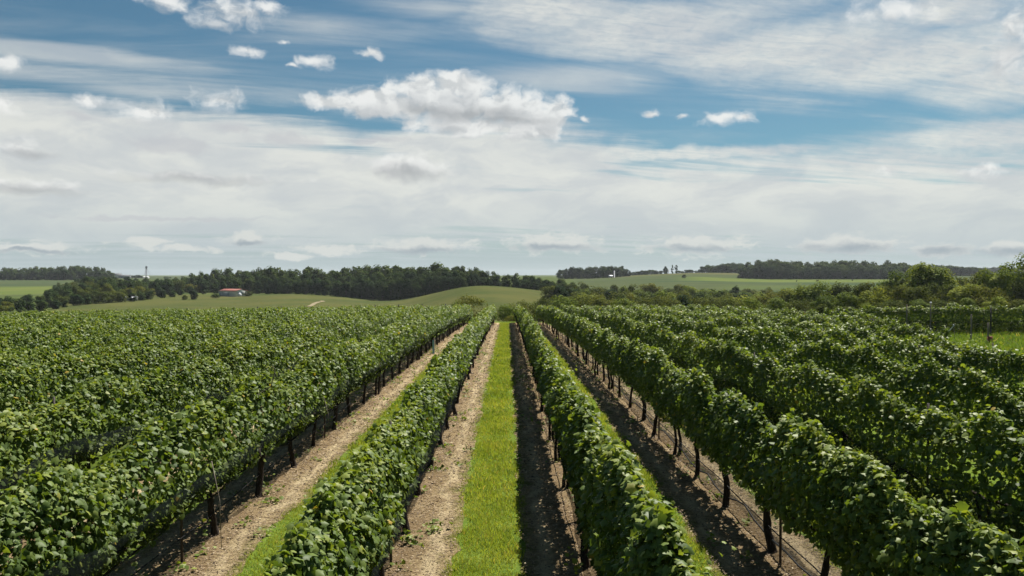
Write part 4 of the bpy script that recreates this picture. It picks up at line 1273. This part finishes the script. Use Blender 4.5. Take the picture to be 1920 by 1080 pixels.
# farm on the skyline
ex, ey, ez = at(276.5, 1200)
elev = tag(empty('grain_elevator', (ex, ey, ez)), 'tall dark grain elevator leg standing on the far skyline', 'grain elevator')
b = MB()
for sxx in (-1, 1):
    for syy in (-1, 1):
        b.tube([(sxx * 0.9, syy * 0.9, 0), (sxx * 0.65, syy * 0.65, 15.5)], 0.20, 4)
for k in range(8):
    z0, z1 = k * 1.9, (k + 1) * 1.9
    for syy in (-0.8, 0.8):
        b.tube([(-0.8, syy, z0), (0.8, syy, z1)], 0.12, 4)
        b.tube([(-0.8, syy, z1), (0.8, syy, z1)], 0.10, 4)
b.build('tower', M['dark'], elev)
b = MB(); b.box((0.1, 0, 16.6), (2.2, 2.0, 2.4)); b.box((1.2, 0, 17.6), (1.5, 1.0, 1.0)); b.box((-0.3, 0, 18.3), (1.2, 1.2, 1.2)); b.build('head_box', M['dark'], elev)
for k, (tx, tz) in enumerate(((7.0, 3.5), (-4.0, 3.2))):
    b = MB(); b.tube([(0, 0.5, 16.0), (tx * 0.5, 0.5, 10.0), (tx, 0.5, tz)], 0.16, 5); b.build('spout', M['grey'], elev)
for i, (px, rr, hh, lab) in enumerate([(272.5, 2.2, 1.6, 'squat white grain bin on the farther side of the elevator leg'), (279, 2.4, 1.9, 'larger white grain bin at the foot of the elevator leg')]):
    gx, gy, gz = at(px, 1190)
    gb = tag(empty('grain_bin', (gx, gy, gz)), lab, 'grain bin', 'grain bins by the elevator')
    b = MB(); b.tube([(0, 0, 0), (0, 0, hh)], rr, 16); b.build('wall', M['grey'], gb)
    b = MB(); b.tube([(0, 0, hh + 0.02), (0, 0, hh + 1.4)], [rr + 0.2, 0.4], 16); b.build('roof', M['white'], gb)
for (px, d, L, Wd, e, rg, rz, lab, wm, rm) in [(224, 1150, 9, 7, 4.5, 7.0, 0.3, 'white farmhouse with a grey roof beyond the far wood', 'white', 'greyroof'),
                                              (237, 1120, 14, 8, 3.2, 5.0, 0.1, 'long grey-roofed farm shed below the skyline windbreak', 'grey', 'greyroof'),
                                              (218, 1170, 8, 6, 4.5, 6.5, 0.2, 'pale house close to the far wood on the skyline', 'whiteplastic', 'greyroof')]:
    hx_, hy_, hz_ = at(px, d)
    hs = tag(empty('farmhouse', (hx_, hy_, hz_), rz), lab, 'building', 'farm buildings on the skyline')
    gable('wall', L, Wd, e, rg, 0.3, M[wm], M[rm], hs)
    b = MB(); b.box((L * 0.2, -Wd / 2 - 0.04, e * 0.4), (1.6, 0.08, e * 0.55)); b.build('door', M['dark'], hs)
hx_, hy_, hz_ = at(1145, 772)
hs = tag(empty('white_house', (hx_, hy_, hz_), 0.15), 'small white house under the dark trees on the crest', 'house')
gable('wall', 3.6, 3, 1.5, 2.5, 0.15, M['white'], M['whiteplastic'], hs)
b = MB(); b.box((0.7, -1.54, 0.65), (0.8, 0.08, 1.3)); b.build('door', M['dark'], hs)
for (px, d, hh, lab) in [(1152, 772, 6.2, 'slim white silo beside the white house on the crest'), (1254, 842, 4.4, 'slim white silo beside the tall round tree on the crest')]:
    gx, gy, gz = at(px, d)
    sl = tag(empty('silo', (gx, gy, gz)), lab, 'silo', 'white silos on the crest')
    b = MB(); b.tube([(0, 0, 0), (0, 0, hh)], 0.6, 14); b.build('wall', M['white'], sl)
    b = MB(); b.tube([(0, 0, hh + .01), (0, 0, hh + 0.4), (0, 0, hh + 0.7)], [0.64, 0.5, 0.1], 14); b.build('roof', M['whiteplastic'], sl)

# flat trailer by the vineyard's far corner
tx, ty, tz = at(1527, 95)
tr = tag(empty('trailer', (tx, ty, tz), 0.1), 'flat red-brown farm trailer loaded with prunings beyond the vine hedges', 'trailer')
b = MB(); b.box((0, 0, 0.98), (1.9, 1.2, 0.10)); b.build('deck', M['rustwood'], tr)
for yy in (-0.58, 0.58):
    b = MB(); b.box((0, yy, 1.26), (1.9, 0.05, 0.07))
    for xx in (-0.9, 0, 0.9):
        b.box((xx, yy * 1.04, 1.14), (0.05, 0.05, 0.30))
    b.build('side_rail', M['rustwood'], tr)
for xx, yy in ((-0.6, -0.55), (0.6, -0.55), (-0.6, 0.55), (0.6, 0.55)):
    b = MB(); b.tube([(xx, yy - 0.09, 0.36), (xx, yy + 0.09, 0.36)], 0.36, 18); wh = b.build('wheel', M['rubber'], tr)
    b = MB(); b.tube([(xx, yy - 0.10, 0.36), (xx, yy + 0.10, 0.36)], 0.17, 12); b.build('rim', M['grey'], wh)
b = MB(); b.tube([(0.9, 0, 0.9), (1.7, 0, 0.7), (2.2, 0, 0.5)], 0.04, 6); b.build('drawbar', M['dark'], tr)
n = 320
p = np.stack([r.uniform(-0.9, 0.9, n), r.uniform(-0.55, 0.55, n), 1.05 + np.abs(r.normal(0, 0.13, n))], 1)
v, f, t = scatter(p, r.normal(0, 0.6, (n, 3)) + (0, 0, 0.8), r.normal(0, 1, (n, 3)), r.uniform(0.1, 0.22, n), np.clip(r.normal(0.4, 0.2, n), 0, 0.9), LEAF1, LEAF1_F)
ld = tag(link('prunings', mesh_np('prunings', v, f, M['vine'], t), None, (tx, ty, tz)), 'leafy vine prunings heaped on the flat trailer', 'prunings', kind='stuff')

# posts in the grassy gap and the pale guys beside them
for (px, d, h, rad, mt, lab) in [(1637, 39, 1.95, 0.10, 'darkpost', 'thick dark end post at the head of the last bushy hedge'),
                                 (1825, 52.5, 1.75, 0.05, 'post', 'weathered wooden post in the grassy gap, the farther of two'),
                                 (1857, 49.5, 1.3, 0.055, 'post', 'shorter wooden post with a brown box at its foot in the grassy gap'),
                                 (1703, 58.6, 2.35, 0.045, 'post', 'thin post rising above the crosswise hedge near its middle'),
                                 (1748, 59, 2.45, 0.05, 'post', 'pale-topped post rising above the crosswise hedge'),
                                 (1862, 58.8, 2.1, 0.06, 'darkpost', 'dark post standing against the crosswise hedge')]:
    x, y, z = at(px, d)
    ps = tag(empty('wooden_post', (x, y, z)), lab, 'post', 'posts round the grassy gap')
    b = MB(); b.tube([(0, 0, -0.2), (0.01, 0, h * 0.5), (0.02, 0.01, h)], [rad * 1.05, rad, rad * 0.92], 9); b.build('shaft', M[mt], ps)
    if h == 1.3:
        b = MB(); b.box((0.06, -0.12, 0.2), (0.26, 0.16, 0.42)); b.build('foot_box', M['rustwood'], ps)
    if h == 2.45:
        b = MB(); b.tube([(0.02, 0.01, h), (0.02, 0.01, h + 0.10)], rad * 1.3, 9); b.build('cap', M['whiteplastic'], ps)
x, y, z = at(1651, 53)
o = empty('white_tube', (x, y, z)); tag(o, 'bent white plastic tube hanging before the dark crosswise hedge', 'plastic tube')
b = MB(); b.tube([(-0.42, 0, 0.72), (-0.15, 0, 0.80), (0.1, 0, 0.86), (0.28, 0.02, 1.05), (0.33, 0, 1.12)], [0.045, 0.05, 0.06, 0.03, 0.035], 7); b.build('tube', M['whiteplastic'], o)
b = MB(); b.tube([(0.25, 0, -0.1), (0.27, 0, 1.02)], 0.02, 6); b.build('stake', M['darkpost'], o)
x, y, z = at(1785, 56)
o = empty('guy_anchor', (x, y, z)); tag(o, 'pair of thin white guys meeting at a white knob above the grassy gap', 'guy anchor')
for e in ((-0.33, -0.1, 0.26), (-0.28, -0.15, 0.16)):
    b = MB(); b.tube([(0.27, 0, 0.80), ((0.27 + e[0]) / 2, -0.05, 0.42 + e[2] * 0.4), e], 0.018, 6); b.build('guy', M['whiteplastic'], o)
b = MB(); b.tube([(0.25, 0, 0.76), (0.28, 0, 0.82), (0.25, 0, 0.90)], [0.03, 0.05, 0.03], 8); b.build('knob', M['whiteplastic'], o)
b = MB(); b.tube([(0.34, 0.02, -0.1), (0.30, 0.0, 0.80)], 0.025, 6); b.build('stake', M['darkpost'], o)
# blue grow tube beside a trunk
x, y = -3.95, 40.5
gt = tag(empty('grow_tube', (x, y, float(plane_z(x, y)))), 'pale blue grow tube beside the netted hedge', 'grow tube')
b = MB(); b.tube([(0, 0, 0), (0, 0, 0.75)], 0.05, 10, cap=False); b.build('sleeve', M['bluetube'], gt)
b = MB(); b.tube([(0.06, 0, -0.1), (0.06, 0, 0.9)], 0.012, 6); b.build('stake', M['post'], gt)

# ------------------------------------------------------------------ the air: a thin even haze over the whole countryside
m_, n_ = mat('thin_haze')
pv = n_.new('ShaderNodeVolumePrincipled')
pv.inputs['Color'].default_value = (0.86, 0.92, 1.0, 1.0)
pv.inputs['Density'].default_value = 0.00007
pv.inputs['Anisotropy'].default_value = 0.2
out(n_, None, pv.outputs[0])
b = MB(); b.box((0, 1960, 6), (13200, 4300, 46))
hz = tag(b.build('haze', m_), 'thin pale haze lying over the countryside', 'haze', kind='stuff')
